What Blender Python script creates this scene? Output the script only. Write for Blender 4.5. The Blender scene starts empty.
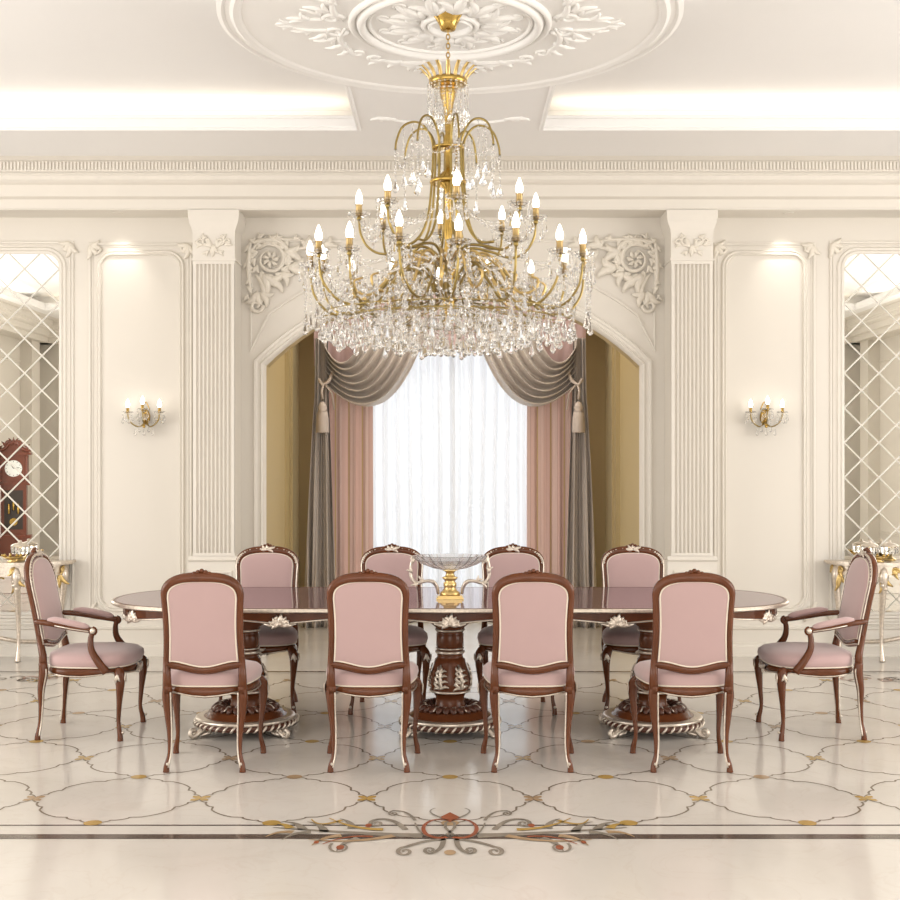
import bpy, math, random
from mathutils import Vector, Matrix
PI = math.pi
random.seed(7)
SC = bpy.context.scene
COL = SC.collection

# ------------------------------------------------------------------ camera, world, light, exposure
F, CH, HY = 1210.0, 1.64, 465.0          # focal length in px, camera height, horizon row
cam_data = bpy.data.cameras.new('camera')
cam_data.sensor_width = 36.0
cam_data.lens = F / 900.0 * 36.0
cam_data.shift_y = (HY - 450.0) / 900.0
cam_data.clip_start = 0.05
cam = bpy.data.objects.new('camera', cam_data)
COL.objects.link(cam)
cam.location = (0, 0, CH)
cam.rotation_euler = (PI / 2, 0, 0)
SC.camera = cam

world = bpy.data.worlds.new('world')
SC.world = world
world.use_nodes = True
world.node_tree.nodes['Background'].inputs[0].default_value = (0.90, 0.95, 1.0, 1)
world.node_tree.nodes['Background'].inputs[1].default_value = 1.5

def area(name, loc, rot, sx, sy, power, color=(1, 1, 1)):
    l = bpy.data.lights.new(name, 'AREA')
    l.shape = 'RECTANGLE'; l.size = sx; l.size_y = sy
    l.energy = power; l.color = color
    o = bpy.data.objects.new(name, l)
    COL.objects.link(o)
    o.location = loc; o.rotation_euler = rot
    return o

WARM = (1.0, 0.93, 0.83)
# fill panels added at the windowless rear and side walls to light the room
area('rear_fill_light', (0, -0.50, 2.0), (PI / 2, 0, 0), 9.0, 3.0, 185, (1.0, 0.985, 0.965))
for sx in (-1, 1):
    area('side_fill_light', (sx * 7.15, 5.2, 2.0), (PI / 2, 0, sx * PI / 2), 6.0, 2.8, 275, (1.0, 0.985, 0.965))
    # LED strips hidden in the ceiling cove
    area('cove_light', (sx * 3.65, 9.28, 4.25), (PI, 0, 0), 5.8, 0.22, 8, (1.0, 0.88, 0.70))
    area('cove_light', (sx * 3.65, 0.92, 4.25), (PI, 0, 0), 5.8, 0.22, 8, (1.0, 0.88, 0.70))
for sx in (-1, 1):
    area('cove_light', (sx * 6.8, 5.1, 4.25), (PI, 0, 0), 0.22, 7.6, 22, (1.0, 0.95, 0.88))  # unseen side strips, added to brighten the tray ceiling
# warm fill added under the alcove ceiling to brighten the drapes, unseen
area('alcove_fill_light', (0.02, 11.5, 3.72), (0, 0, 0), 2.2, 0.5, 26, (1.0, 0.94, 0.84))
# daylight behind the sheer curtain
area('garden_window_light', (0.02, 13.6, 1.9), (-PI / 2, 0, 0), 2.4, 3.2, 24, (1.0, 0.99, 0.985))

SC.view_settings.view_transform = 'Standard'
SC.view_settings.look = 'None'
SC.view_settings.gamma = 1.0
SC.view_settings.use_curve_mapping = False
SC.view_settings.exposure = 0.06
cy = SC.cycles
cy.max_bounces = 10; cy.diffuse_bounces = 4; cy.glossy_bounces = 5
cy.transmission_bounces = 8; cy.transparent_max_bounces = 24
cy.caustics_reflective = False; cy.caustics_refractive = False
cy.sample_clamp_indirect = 4.0
cy.use_denoising = True
cy.use_adaptive_sampling = False

# ------------------------------------------------------------------ helpers
def W(px, py, Y):
    return Vector(((px - 450.0) * Y / F, Y, CH + (HY - py) * Y / F))

def V(*a):
    return Vector(a)

class MB:
    """collects shapes, build() links them as one mesh object"""
    def __init__(self):
        self.v = []; self.f = []; self.s = []
    def add(self, vs, fs, smooth=False):
        n = len(self.v)
        self.v += [tuple(p) for p in vs]
        self.f += [tuple(i + n for i in q) for q in fs]
        self.s += [smooth] * len(fs)
        return self
    def box(self, x0, x1, y0, y1, z0, z1):
        vs = [(x, y, z) for x in (x0, x1) for y in (y0, y1) for z in (z0, z1)]
        return self.add(vs, [(0, 1, 3, 2), (4, 6, 7, 5), (0, 4, 5, 1), (2, 3, 7, 6), (0, 2, 6, 4), (1, 5, 7, 3)])
    def quad(self, a, b, c, d):
        return self.add([a, b, c, d], [(0, 1, 2, 3)])
    def grid(self, rows, closed_u=False, smooth=True, cap=False):
        """rows: list of equally long point lists"""
        n = len(rows[0]); m = len(rows)
        vs = [p for r in rows for p in r]
        fs = []
        for i in range(m - 1):
            for j in range(n if closed_u else n - 1):
                k = (j + 1) % n
                fs.append((i * n + j, i * n + k, (i + 1) * n + k, (i + 1) * n + j))
        if cap:
            fs.append(tuple(range(n - 1, -1, -1)))
            fs.append(tuple((m - 1) * n + j for j in range(n)))
        return self.add(vs, fs, smooth)
    def tube(self, pts, r, seg=8, closed=False, up=None, flat=1.0, smooth=True, square=False):
        """sweep; r scalar or list; flat scales the section along `up`"""
        P = [Vector(p) for p in pts]
        n = len(P)
        R = list(r) if isinstance(r, (list, tuple)) else [r] * n
        if len(R) != n:
            R = [lerp_list(R, i / (n - 1)) for i in range(n)]
        rows = []
        prev = None
        for i in range(n):
            if closed:
                t = P[(i + 1) % n] - P[i - 1]
            else:
                t = P[min(i + 1, n - 1)] - P[max(i - 1, 0)]
            if t.length < 1e-9:
                t = Vector((0, 0, 1))
            t.normalize()
            if up is not None:
                u = Vector(up)
                u = u - t * u.dot(t)
                if u.length < 1e-4:
                    u = t.orthogonal()
            else:
                u = prev - t * prev.dot(t) if prev is not None else t.orthogonal()
                if u.length < 1e-6:
                    u = t.orthogonal()
            u.normalize()
            prev = u
            w = t.cross(u)
            row = []
            for k in range(seg):
                a = 2 * PI * (k + 0.5) / seg
                c, s = math.cos(a), math.sin(a)
                if square:
                    m = max(abs(c), abs(s)); q = 0.75 + 0.25 / 1.0
                    c, s = c / m * q, s / m * q
                row.append(P[i] + (w * c + u * (s * flat)) * R[i])
            rows.append(row)
        if closed:
            rows.append(rows[0])
        return self.grid(rows, closed_u=True, smooth=smooth, cap=not closed)
    def lathe(self, prof, c=(0, 0, 0), seg=24, smooth=True, flute=None):
        """prof: (radius, z) list, bottom to top"""
        rows = []
        for (r, z) in prof:
            row = []
            for k in range(seg):
                a = 2 * PI * k / seg
                q = r * (1 + (flute(a, z) if flute else 0))
                row.append((c[0] + q * math.cos(a), c[1] + q * math.sin(a), c[2] + z))
            rows.append(row)
        return self.grid(rows, closed_u=True, smooth=smooth, cap=True)
    def ball(self, c, r, seg=8, rings=5, smooth=True):
        if not isinstance(r, (tuple, list)):
            r = (r, r, r)
        vs = [(c[0], c[1], c[2] - r[2])]
        for i in range(1, rings):
            t = -PI / 2 + PI * i / rings
            for k in range(seg):
                a = 2 * PI * k / seg
                vs.append((c[0] + r[0] * math.cos(t) * math.cos(a), c[1] + r[1] * math.cos(t) * math.sin(a), c[2] + r[2] * math.sin(t)))
        vs.append((c[0], c[1], c[2] + r[2]))
        fs = []
        for k in range(seg):
            fs.append((0, 1 + (k + 1) % seg, 1 + k))
            for i in range(rings - 2):
                a = 1 + i * seg
                fs.append((a + k, a + (k + 1) % seg, a + seg + (k + 1) % seg, a + seg + k))
            a = 1 + (rings - 2) * seg
            fs.append((a + k, a + (k + 1) % seg, len(vs) - 1))
        return self.add(vs, fs, smooth)
    def drop(self, c, r, h, seg=6, a0=0.0):
        """faceted crystal pendant hanging below c"""
        x, y, z = c
        rows = [(0.25, 0.0), (0.42, -0.12), (0.30, -0.2), (0.75, -0.55), (1.0, -0.75), (0.62, -0.92)]
        vs = [(x, y, z + 0.02 * h)]
        for (q, dz) in rows:
            for k in range(seg):
                a = a0 + 2 * PI * k / seg
                vs.append((x + r * q * math.cos(a), y + r * q * math.sin(a), z + h * dz))
        vs.append((x, y, z - h))
        fs = []
        m = len(rows)
        for k in range(seg):
            k2 = (k + 1) % seg
            fs.append((0, 1 + k, 1 + k2))
            for i in range(m - 1):
                a = 1 + i * seg
                fs.append((a + k, a + seg + k, a + seg + k2, a + k2))
            a = 1 + (m - 1) * seg
            fs.append((a + k, len(vs) - 1, a + k2))
        return self.add(vs, fs, False)
    def bead(self, c, r, a0=0.0):
        x, y, z = c
        vs = [(x, y, z + r), (x, y, z - r)] + [(x + r * math.cos(a0 + i * PI / 2), y + r * math.sin(a0 + i * PI / 2), z) for i in range(4)]
        fs = []
        for i in range(4):
            j = (i + 1) % 4
            fs += [(0, 2 + i, 2 + j), (1, 2 + j, 2 + i)]
        return self.add(vs, fs, False)
    def prism(self, outline, axis, d0, d1):
        """outline: 2D list; axis 'y': (x,z) extruded d0..d1 in y; 'z': (x,y) in z; 'x': (y,z) in x"""
        def m(p, d):
            return {'y': (p[0], d, p[1]), 'z': (p[0], p[1], d), 'x': (d, p[0], p[1])}[axis]
        n = len(outline)
        vs = [m(p, d0) for p in outline] + [m(p, d1) for p in outline]
        fs = [tuple(range(n)), tuple(range(2 * n - 1, n - 1, -1))]
        fs += [(i, i + n, (i + 1) % n + n, (i + 1) % n) for i in range(n)]
        return self.add(vs, fs)
    def mould(self, path, prof, to3d, closed=False):
        """mitred sweep of a moulding profile (offset, height) along a planar 2D path"""
        P = [Vector(p) for p in path]
        n = len(P)
        M = []
        for i in range(n):
            a = P[i] - P[i - 1] if (closed or i > 0) else P[1] - P[0]
            b = P[(i + 1) % n] - P[i] if (closed or i < n - 1) else P[-1] - P[-2]
            a = a.normalized() if a.length > 1e-9 else b.normalized()
            b = b.normalized() if b.length > 1e-9 else a
            na, nb = Vector((-a.y, a.x)), Vector((-b.y, b.x))
            m = na + nb
            if m.length < 1e-6:
                m = na
            m.normalize()
            M.append(m / max(0.4, m.dot(na)))
        rows = [[to3d(P[i] + M[i] * o, h) for (o, h) in prof] for i in range(n)]
        if closed:
            rows.append(rows[0])
        self.grid(rows, smooth=False)
        if not closed:
            k = len(prof)
            self.add(rows[0], [tuple(range(k))]); self.add(rows[-1], [tuple(range(k))])
        return self
    def xform(self, M):
        self.v = [tuple(M @ Vector(p)) for p in self.v]
        return self
    def join(self, o, M=None):
        vs = [tuple(M @ Vector(p)) for p in o.v] if M is not None else o.v
        n = len(self.v)
        self.v += vs
        self.f += [tuple(i + n for i in q) for q in o.f]
        self.s += o.s
        return self
    def build(self, name, mat, parent=None, loc=None):
        me = bpy.data.meshes.new(name)
        me.from_pydata(self.v, [], self.f)
        me.update()
        me.polygons.foreach_set('use_smooth', self.s)
        me.materials.append(mat)
        o = bpy.data.objects.new(name, me)
        COL.objects.link(o)
        if parent is not None:
            o.parent = parent
        if loc is not None:
            o.location = loc
        return o

def lerp_list(L, t):
    t = max(0.0, min(1.0, t)) * (len(L) - 1)
    i = min(int(t), len(L) - 2)
    return L[i] + (L[i + 1] - L[i]) * (t - i)

def spline(pts, n=6):
    """Catmull-Rom through the points"""
    P = [Vector(p) for p in pts]
    out = []
    for i in range(len(P) - 1):
        p0 = P[i - 1] if i > 0 else P[0] * 2 - P[1]
        p1, p2 = P[i], P[i + 1]
        p3 = P[i + 2] if i + 2 < len(P) else P[-1] * 2 - P[-2]
        for k in range(n):
            t = k / n
            out.append(0.5 * ((2 * p1) + (p2 - p0) * t + (2 * p0 - 5 * p1 + 4 * p2 - p3) * t * t + (3 * p1 - p0 - 3 * p2 + p3) * t ** 3))
    out.append(P[-1])
    return out

def empty(name, loc=(0, 0, 0), rz=0.0):
    o = bpy.data.objects.new(name, None)
    o.empty_display_size = 0.1
    COL.objects.link(o)
    o.location = loc; o.rotation_euler = (0, 0, rz)
    return o

def tag(o, label=None, cat=None, group=None, kind=None):
    if label: o['label'] = label
    if cat: o['category'] = cat
    if group: o['group'] = group
    if kind: o['kind'] = kind
    return o

def struct(o, label=None):
    o['kind'] = 'structure'
    if label: o['label'] = label
    return o

def copy_tree(o, parent=None):
    c = o.copy()
    COL.objects.link(c)
    if parent is not None:
        c.parent = parent
    for ch in list(o.children):
        copy_tree(ch, c)
    return c

# ------------------------------------------------------------------ materials
def mat(name, col, rough=0.5, metal=0.0, spec=0.5, coat=0.0, sheen=0.0, bump=None, vary=None, trans=0.0, ior=1.5, emit=None, emit_s=0.0, coat_rough=0.05):
    m = bpy.data.materials.new(name)
    m.use_nodes = True
    nt = m.node_tree
    b = nt.nodes['Principled BSDF']
    b.inputs['Base Color'].default_value = (*col, 1)
    b.inputs['Roughness'].default_value = rough
    b.inputs['Metallic'].default_value = metal
    b.inputs['Specular IOR Level'].default_value = spec
    b.inputs['Coat Weight'].default_value = coat
    b.inputs['Coat Roughness'].default_value = coat_rough
    b.inputs['Sheen Weight'].default_value = sheen
    b.inputs['Transmission Weight'].default_value = trans
    b.inputs['IOR'].default_value = ior
    if emit:
        b.inputs['Emission Color'].default_value = (*emit, 1)
        b.inputs['Emission Strength'].default_value = emit_s
    tc = nt.nodes.new('ShaderNodeTexCoord')
    if vary:
        scale, amt, stretch = vary
        mp = nt.nodes.new('ShaderNodeMapping'); mp.inputs['Scale'].default_value = stretch
        nz = nt.nodes.new('ShaderNodeTexNoise'); nz.inputs['Scale'].default_value = scale; nz.inputs['Detail'].default_value = 4
        mx = nt.nodes.new('ShaderNodeMix'); mx.data_type = 'RGBA'
        mx.inputs[6].default_value = (*[c * (1 - amt) for c in col], 1)
        mx.inputs[7].default_value = (*[min(1, c * (1 + amt)) for c in col], 1)
        nt.links.new(tc.outputs['Object'], mp.inputs['Vector'])
        nt.links.new(mp.outputs[0], nz.inputs['Vector'])
        nt.links.new(nz.outputs['Fac'], mx.inputs[0])
        nt.links.new(mx.outputs[2], b.inputs['Base Color'])
    if bump:
        scale, st = bump
        nb = nt.nodes.new('ShaderNodeTexNoise'); nb.inputs['Scale'].default_value = scale; nb.inputs['Detail'].default_value = 3
        bp = nt.nodes.new('ShaderNodeBump'); bp.inputs['Strength'].default_value = st; bp.inputs['Distance'].default_value = 0.01
        nt.links.new(tc.outputs['Object'], nb.inputs['Vector'])
        nt.links.new(nb.outputs['Fac'], bp.inputs['Height'])
        nt.links.new(bp.outputs[0], b.inputs['Normal'])
    return m

M = {}
M['wall'] = mat('cream_paint', (0.735, 0.69, 0.62), 0.55, vary=(1.2, 0.02, (1, 1, 1)))
M['trim'] = mat('cream_moulding', (0.76, 0.715, 0.645), 0.5, vary=(3, 0.02, (1, 1, 1)))
M['ceiling'] = mat('white_ceiling', (0.91, 0.895, 0.88), 0.7, vary=(1, 0.015, (1, 1, 1)))
M['plaster'] = mat('white_plaster', (0.92, 0.90, 0.87), 0.5, vary=(4, 0.02, (1, 1, 1)))
M['ornament'] = mat('pale_relief', (0.77, 0.715, 0.625), 0.45, vary=(9, 0.06, (1, 1, 1)))
M['tan'] = mat('tan_wallcovering', (0.50, 0.385, 0.19), 0.6, vary=(2, 0.03, (1, 1, 1)))
M['tan_trim'] = mat('tan_moulding', (0.52, 0.405, 0.21), 0.5, vary=(2, 0.03, (1, 1, 1)))
M['wood'] = mat('walnut', (0.118, 0.036, 0.013), 0.24, spec=0.35, vary=(11, 0.42, (1, 1, 0.25)), bump=(60, 0.03))
M['dark_wood'] = mat('dark_carved_walnut', (0.085, 0.028, 0.014), 0.4, coat=0.1, vary=(12, 0.3, (1, 1, 1)))
M['silver'] = mat('antique_silver_gilt', (0.66, 0.585, 0.50), 0.30, metal=0.75, vary=(55, 0.40, (1, 1, 1)))
M['velvet'] = mat('pink_velvet', (0.50, 0.345, 0.335), 0.75, spec=0.25, sheen=0.5, vary=(5, 0.05, (1, 1, 1)), bump=(220, 0.05))
M['piping'] = mat('cream_piping', (0.78, 0.70, 0.58), 0.5, vary=(20, 0.05, (1, 1, 1)))
M['lacquer'] = mat('table_lacquer', (0.20, 0.12, 0.12), 0.07, spec=1.0, ior=2.0, coat=1.0, coat_rough=0.03, vary=(3, 0.15, (0.3, 1, 1)))
M['lacquer'].node_tree.nodes['Principled BSDF'].inputs['Specular Tint'].default_value = (0.86, 0.80, 0.95, 1)
M['lacquer'].node_tree.nodes['Principled BSDF'].inputs['Coat Weight'].default_value = 0.0
M['gold'] = mat('polished_brass', (0.48, 0.32, 0.09), 0.22, metal=1.0, vary=(8, 0.06, (1, 1, 1)))
M['gold_arm'] = mat('brushed_brass', (0.33, 0.245, 0.085), 0.28, metal=1.0, vary=(8, 0.06, (1, 1, 1)))
M['gilt'] = mat('bright_gilt', (0.66, 0.48, 0.20), 0.28, metal=0.9, vary=(20, 0.1, (1, 1, 1)))
M['sleeve'] = mat('candle_sleeve_brass', (0.40, 0.28, 0.12), 0.35, metal=0.8, vary=(20, 0.1, (1, 1, 1)))
M['bulb'] = mat('lit_bulb', (1, 0.95, 0.85), 0.4, emit=(1.0, 0.92, 0.80), emit_s=6.0)
M['downlight'] = mat('downlight_lens', (1, 1, 1), 0.4, emit=(1.0, 0.93, 0.82), emit_s=6.0)
M['grey_cloth'] = mat('taupe_satin', (0.60, 0.53, 0.475), 0.40, spec=0.5, sheen=0.3, vary=(6, 0.08, (1, 1, 0.2)))
M['mauve_cloth'] = mat('mauve_pelmet_cloth', (0.56, 0.39, 0.38), 0.6, sheen=0.3, vary=(6, 0.06, (1, 1, 0.2)))
M['tassel'] = mat('taupe_tassel', (0.62, 0.53, 0.47), 0.6, vary=(30, 0.15, (1, 1, 0.1)))
M['inlay'] = mat('dark_marble_inlay', (0.24, 0.195, 0.15), 0.14, vary=(14, 0.3, (1, 1, 1)))
M['inlay_band'] = mat('brown_marble_band', (0.11, 0.082, 0.065), 0.12, vary=(6, 0.4, (0.5, 3, 1)))
M['inlay_gold'] = mat('ochre_marble_inlay', (0.46, 0.30, 0.09), 0.14, vary=(9, 0.4, (1, 1, 1)))
M['inlay_tan'] = mat('tan_marble_inlay', (0.42, 0.29, 0.17), 0.14, vary=(14, 0.3, (1, 1, 1)))
M['inlay_rust'] = mat('rust_marble_inlay', (0.32, 0.10, 0.05), 0.14, vary=(14, 0.3, (1, 1, 1)))
M['inlay_grey'] = mat('grey_marble_inlay', (0.27, 0.235, 0.19), 0.14, vary=(14, 0.3, (1, 1, 1)))
M['clock_wood'] = mat('mahogany', (0.14, 0.032, 0.014), 0.3, coat=0.2, vary=(6, 0.3, (1, 1, 0.2)))
M['clock_face'] = mat('silvered_dial', (0.75, 0.76, 0.74), 0.35, metal=0.3, vary=(9, 0.1, (1, 1, 1)))
M['dark'] = mat('dark_recess', (0.03, 0.02, 0.015), 0.5, vary=(9, 0.1, (1, 1, 1)))
M['white_frame'] = mat('white_window_frame', (0.82, 0.82, 0.80), 0.4, vary=(9, 0.02, (1, 1, 1)))
M['mirror'] = mat('mirror_silvering', (0.86, 0.85, 0.80), 0.0, metal=1.0, vary=(0.5, 0.01, (1, 1, 1)))
M['bevel'] = mat('bevelled_mirror_edge', (0.95, 0.93, 0.86), 0.2, metal=0.4, vary=(3, 0.03, (1, 1, 1)))

def glassy(name, mixf, rough=0.0, tint=(1, 1, 1)):
    m = bpy.data.materials.new(name)
    m.use_nodes = True
    nt = m.node_tree
    for n in list(nt.nodes):
        if n.type != 'OUTPUT_MATERIAL':
            nt.nodes.remove(n)
    out = [n for n in nt.nodes if n.type == 'OUTPUT_MATERIAL'][0]
    g = nt.nodes.new('ShaderNodeBsdfGlass'); g.inputs['IOR'].default_value = 1.55
    g.inputs['Roughness'].default_value = rough; g.inputs['Color'].default_value = (*tint, 1)
    t = nt.nodes.new('ShaderNodeBsdfTransparent')
    mx = nt.nodes.new('ShaderNodeMixShader'); mx.inputs[0].default_value = mixf
    nt.links.new(t.outputs[0], mx.inputs[1]); nt.links.new(g.outputs[0], mx.inputs[2])
    nt.links.new(mx.outputs[0], out.inputs['Surface'])
    return m
M['crystal'] = glassy('cut_crystal', 0.9)
M['frosted'] = glassy('frosted_cut_glass', 0.92, 0.22)
M['glass'] = glassy('window_glass', 0.15)

def sheer():
    m = bpy.data.materials.new('white_sheer_voile')
    m.use_nodes = True
    nt = m.node_tree
    for n in list(nt.nodes):
        if n.type != 'OUTPUT_MATERIAL':
            nt.nodes.remove(n)
    out = [n for n in nt.nodes if n.type == 'OUTPUT_MATERIAL'][0]
    tl = nt.nodes.new('ShaderNodeBsdfTranslucent'); tl.inputs[0].default_value = (0.93, 0.94, 0.96, 1)
    df = nt.nodes.new('ShaderNodeBsdfDiffuse'); df.inputs[0].default_value = (0.9, 0.9, 0.9, 1)
    tr = nt.nodes.new('ShaderNodeBsdfTransparent')
    a = nt.nodes.new('ShaderNodeMixShader'); a.inputs[0].default_value = 0.45
    b = nt.nodes.new('ShaderNodeMixShader'); b.inputs[0].default_value = 0.12
    nt.links.new(tl.outputs[0], a.inputs[1]); nt.links.new(df.outputs[0], a.inputs[2])
    nt.links.new(a.outputs[0], b.inputs[1]); nt.links.new(tr.outputs[0], b.inputs[2])
    nt.links.new(b.outputs[0], out.inputs['Surface'])
    return m
M['sheer'] = sheer()

def striped():
    m = mat('pink_striped_satin', (0.60, 0.38, 0.33), 0.5, sheen=0.3)
    nt = m.node_tree; b = nt.nodes['Principled BSDF']
    tc = nt.nodes.new('ShaderNodeTexCoord'); sp = nt.nodes.new('ShaderNodeSeparateXYZ')
    nt.links.new(tc.outputs['UV'], sp.inputs[0]) if False else nt.links.new(tc.outputs['Object'], sp.inputs[0])
    mu = nt.nodes.new('ShaderNodeMath'); mu.operation = 'MULTIPLY'; mu.inputs[1].default_value = 7.2
    fr = nt.nodes.new('ShaderNodeMath'); fr.operation = 'FRACT'
    cr = nt.nodes.new('ShaderNodeValToRGB')
    e = cr.color_ramp.elements
    e[0].position = 0.0; e[0].color = (0.74, 0.50, 0.45, 1)
    e[1].position = 0.42; e[1].color = (0.74, 0.50, 0.45, 1)
    for pos, c in ((0.45, (0.62, 0.43, 0.22)), (0.53, (0.62, 0.43, 0.22)), (0.56, (0.76, 0.55, 0.50)), (0.94, (0.76, 0.55, 0.50)), (0.97, (0.60, 0.38, 0.33))):
        n = cr.color_ramp.elements.new(pos); n.color = (*c, 1)
    nt.links.new(sp.outputs[0], mu.inputs[0]); nt.links.new(mu.outputs[0], fr.inputs[0])
    nt.links.new(fr.outputs[0], cr.inputs[0]); nt.links.new(cr.outputs[0], b.inputs['Base Color'])
    return m
M['stripe'] = striped()

def marble():
    m = mat('cream_marble', (0.70, 0.65, 0.58), 0.14, spec=0.45)
    nt = m.node_tree; b = nt.nodes['Principled BSDF']
    tc = nt.nodes.new('ShaderNodeTexCoord')
    n1 = nt.nodes.new('ShaderNodeTexNoise'); n1.inputs['Scale'].default_value = 0.9; n1.inputs['Detail'].default_value = 6
    n1.inputs['Distortion'].default_value = 1.2
    cr = nt.nodes.new('ShaderNodeValToRGB')
    e = cr.color_ramp.elements
    e[0].position = 0.32; e[0].color = (0.605, 0.560, 0.505, 1)
    e[1].position = 0.68; e[1].color = (0.675, 0.632, 0.58, 1)
    n2 = nt.nodes.new('ShaderNodeTexNoise'); n2.inputs['Scale'].default_value = 1.7; n2.inputs['Detail'].default_value = 8
    n2.inputs['Distortion'].default_value = 2.0
    c2 = nt.nodes.new('ShaderNodeValToRGB')
    f = c2.color_ramp.elements
    f[0].position = 0.485; f[0].color = (0, 0, 0, 1); f[1].position = 0.50; f[1].color = (1, 1, 1, 1)
    g = c2.color_ramp.elements.new(0.515); g.color = (0, 0, 0, 1)
    k = nt.nodes.new('ShaderNodeMath'); k.operation = 'MULTIPLY'; k.inputs[1].default_value = 0.16
    mx = nt.nodes.new('ShaderNodeMix'); mx.data_type = 'RGBA'
    mx.inputs[7].default_value = (0.52, 0.42, 0.34, 1)
    nt.links.new(tc.outputs['Object'], n1.inputs['Vector']); nt.links.new(tc.outputs['Object'], n2.inputs['Vector'])
    nt.links.new(n1.outputs['Fac'], cr.inputs[0]); nt.links.new(n2.outputs['Fac'], c2.inputs[0])
    nt.links.new(c2.outputs[0], k.inputs[0]); nt.links.new(k.outputs[0], mx.inputs[0])
    nt.links.new(cr.outputs[0], mx.inputs[6]); nt.links.new(mx.outputs[2], b.inputs['Base Color'])
    return m
M['marble'] = marble()

# ---- relief ornament: 2D strokes (points, start width, end width) swept as low rounded relief
def spiral(cx, cy, r0, r1, a0, turns, n=18):
    out = []
    for i in range(n + 1):
        t = i / n
        r = r0 + (r1 - r0) * t
        a = a0 + 2 * PI * turns * t
        out.append((cx + r * math.cos(a), cy + r * math.sin(a)))
    return out

def leaf_strokes(x, y, ang, size, lobes=3, curl=0.5):
    """an acanthus leaf: fan of curved tapered lobes"""
    S = []
    for k in range(lobes):
        d = (k - (lobes - 1) / 2) * 0.42
        L = size * (1.0 - 0.22 * abs(k - (lobes - 1) / 2))
        pts = []
        for i in range(6):
            t = i / 5
            a = ang + d * (0.35 + 0.65 * t) + curl * t * t * (1 if k % 2 == 0 else -1) * 0.6
            pts.append((x + L * t * math.cos(a), y + L * t * math.sin(a)))
        S.append((pts, [0.10 * size, 0.18 * size, 0.17 * size, 0.05 * size]))
    return S

def relief(mb, strokes, to3d, up, flat=0.6, seg=6, scale=1.0):
    for pts, w in strokes:
        P = [to3d(p[0], p[1]) for p in pts]
        rad = [lerp_list(w, i / (len(P) - 1)) * scale for i in range(len(P))]
        mb.tube(P, rad, seg=seg, up=up, flat=flat)
    return mb

def mirror_strokes(S, x0=0.0):
    return [([(2 * x0 - p[0], p[1]) for p in pts], w) for pts, w in S]

def bezier2(p0, c, p2, n=12):
    return [((1 - t) ** 2 * p0[0] + 2 * t * (1 - t) * c[0] + t * t * p2[0], (1 - t) ** 2 * p0[1] + 2 * t * (1 - t) * c[1] + t * t * p2[1]) for t in [i / n for i in range(n + 1)]]
# ------------------------------------------------------------------ room shell
WY = 10.39            # face of the back wall
WX = 0.024            # centre line of the back wall
SX = 7.3              # side walls
RY = -0.6             # rear wall (behind the camera)
ZL = 4.16             # lower ceiling
ZU = 4.42             # upper ceiling (tray)
AHW, ASZ, AR = 1.622, 2.50, 2.30          # arch half width, springing height, radius
AY = 12.85            # window wall of the alcove

# floor
fl = MB().box(-SX - 0.2, SX + 0.2, RY - 0.2, AY + 0.2, -0.12, 0.0)
floor = struct(fl.build('floor', M['marble']), 'glossy cream marble floor with inlaid lattice')

S = 0.818
Y0 = 5.54
def inlay(name, m, polys, z=0.0012):
    mb = MB()
    for poly in polys:
        n = len(poly)
        mb.add([(p[0], p[1], z) for p in poly], [tuple(range(n))])
    o = mb.build(name, m, floor)
    return o
def ribbon(pts, w0, w1=None):
    """flat strip polygons along a 2D path, width tapering"""
    w1 = w0 if w1 is None else w1
    P = [Vector(p) for p in pts]; n = len(P); Lf = []; Rt = []
    for i in range(n):
        t = (P[min(i + 1, n - 1)] - P[max(i - 1, 0)])
        t = t.normalized() if t.length > 1e-9 else Vector((1, 0))
        nn = Vector((-t.y, t.x)); w = (w0 + (w1 - w0) * i / (n - 1)) / 2
        Lf.append(P[i] + nn * w); Rt.append(P[i] - nn * w)
    return [[Rt[i], Rt[i + 1], Lf[i + 1], Lf[i]] for i in range(n - 1)]
def edge(o, s, sgn):
    """scalloped edge from oval o to star s"""
    o, s = Vector(o), Vector(s)
    d = s - o; L = d.length; d.normalize(); n = Vector((-d.y, d.x)) * sgn
    pts = []
    segs = [(0.0, 0.14, 0.016), (0.14, 0.29, 0.020), (0.29, 0.71, 0.058), (0.71, 0.86, 0.020), (0.86, 1.0, 0.016)]
    base = [0.0, 0.018, 0.040, 0.040, 0.018, 0.0]
    for k, (a, b, h) in enumerate(segs):
        for i in range(7):
            t = i / 6
            off = base[k] + (base[k + 1] - base[k]) * t + h * math.sqrt(max(0, 1 - (2 * t - 1) ** 2)) * (0.8)
            pts.append(o + d * (L * (a + (b - a) * t)) + n * off)
    return pts
lines, stars, stars2, ovals, ovals2 = [], [], [], [], []
YEND = 9.5
for i in range(-6, 7):
    for k in range(0, 6):
        ox, oy = i * S, Y0 + k * S
        if oy > YEND + 0.1: continue
        for sx in (-1, 1):
            for sy in (-1, 1):
                tx, ty = ox + sx * S / 2, oy + sy * S / 2
                if ty < Y0 or ty > YEND: continue
                lines += ribbon(edge((ox, oy), (tx, ty), sx * sy * (-1)), 0.0105)
        c = [(ox + 0.042 * math.cos(a * PI / 8), oy + 0.042 * math.sin(a * PI / 8)) for a in range(16)]
        (ovals if (i + k) % 3 else ovals2).append(c)
        sx0, sy0 = ox + S / 2, oy + S / 2
        if sy0 > YEND: continue
        for q in range(4):
            a = q * PI / 2 + PI / 4
            ca, sa = math.cos(a), math.sin(a)
            P = [(0, 0), (0.018, 0.015), (0.042, 0.019), (0.062, 0.0), (0.042, -0.019), (0.018, -0.015)]
            (stars if (i + 2 * k) % 3 else stars2).append([(sx0 + x * ca - y * sa, sy0 + x * sa + y * ca) for x, y in P])
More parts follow.
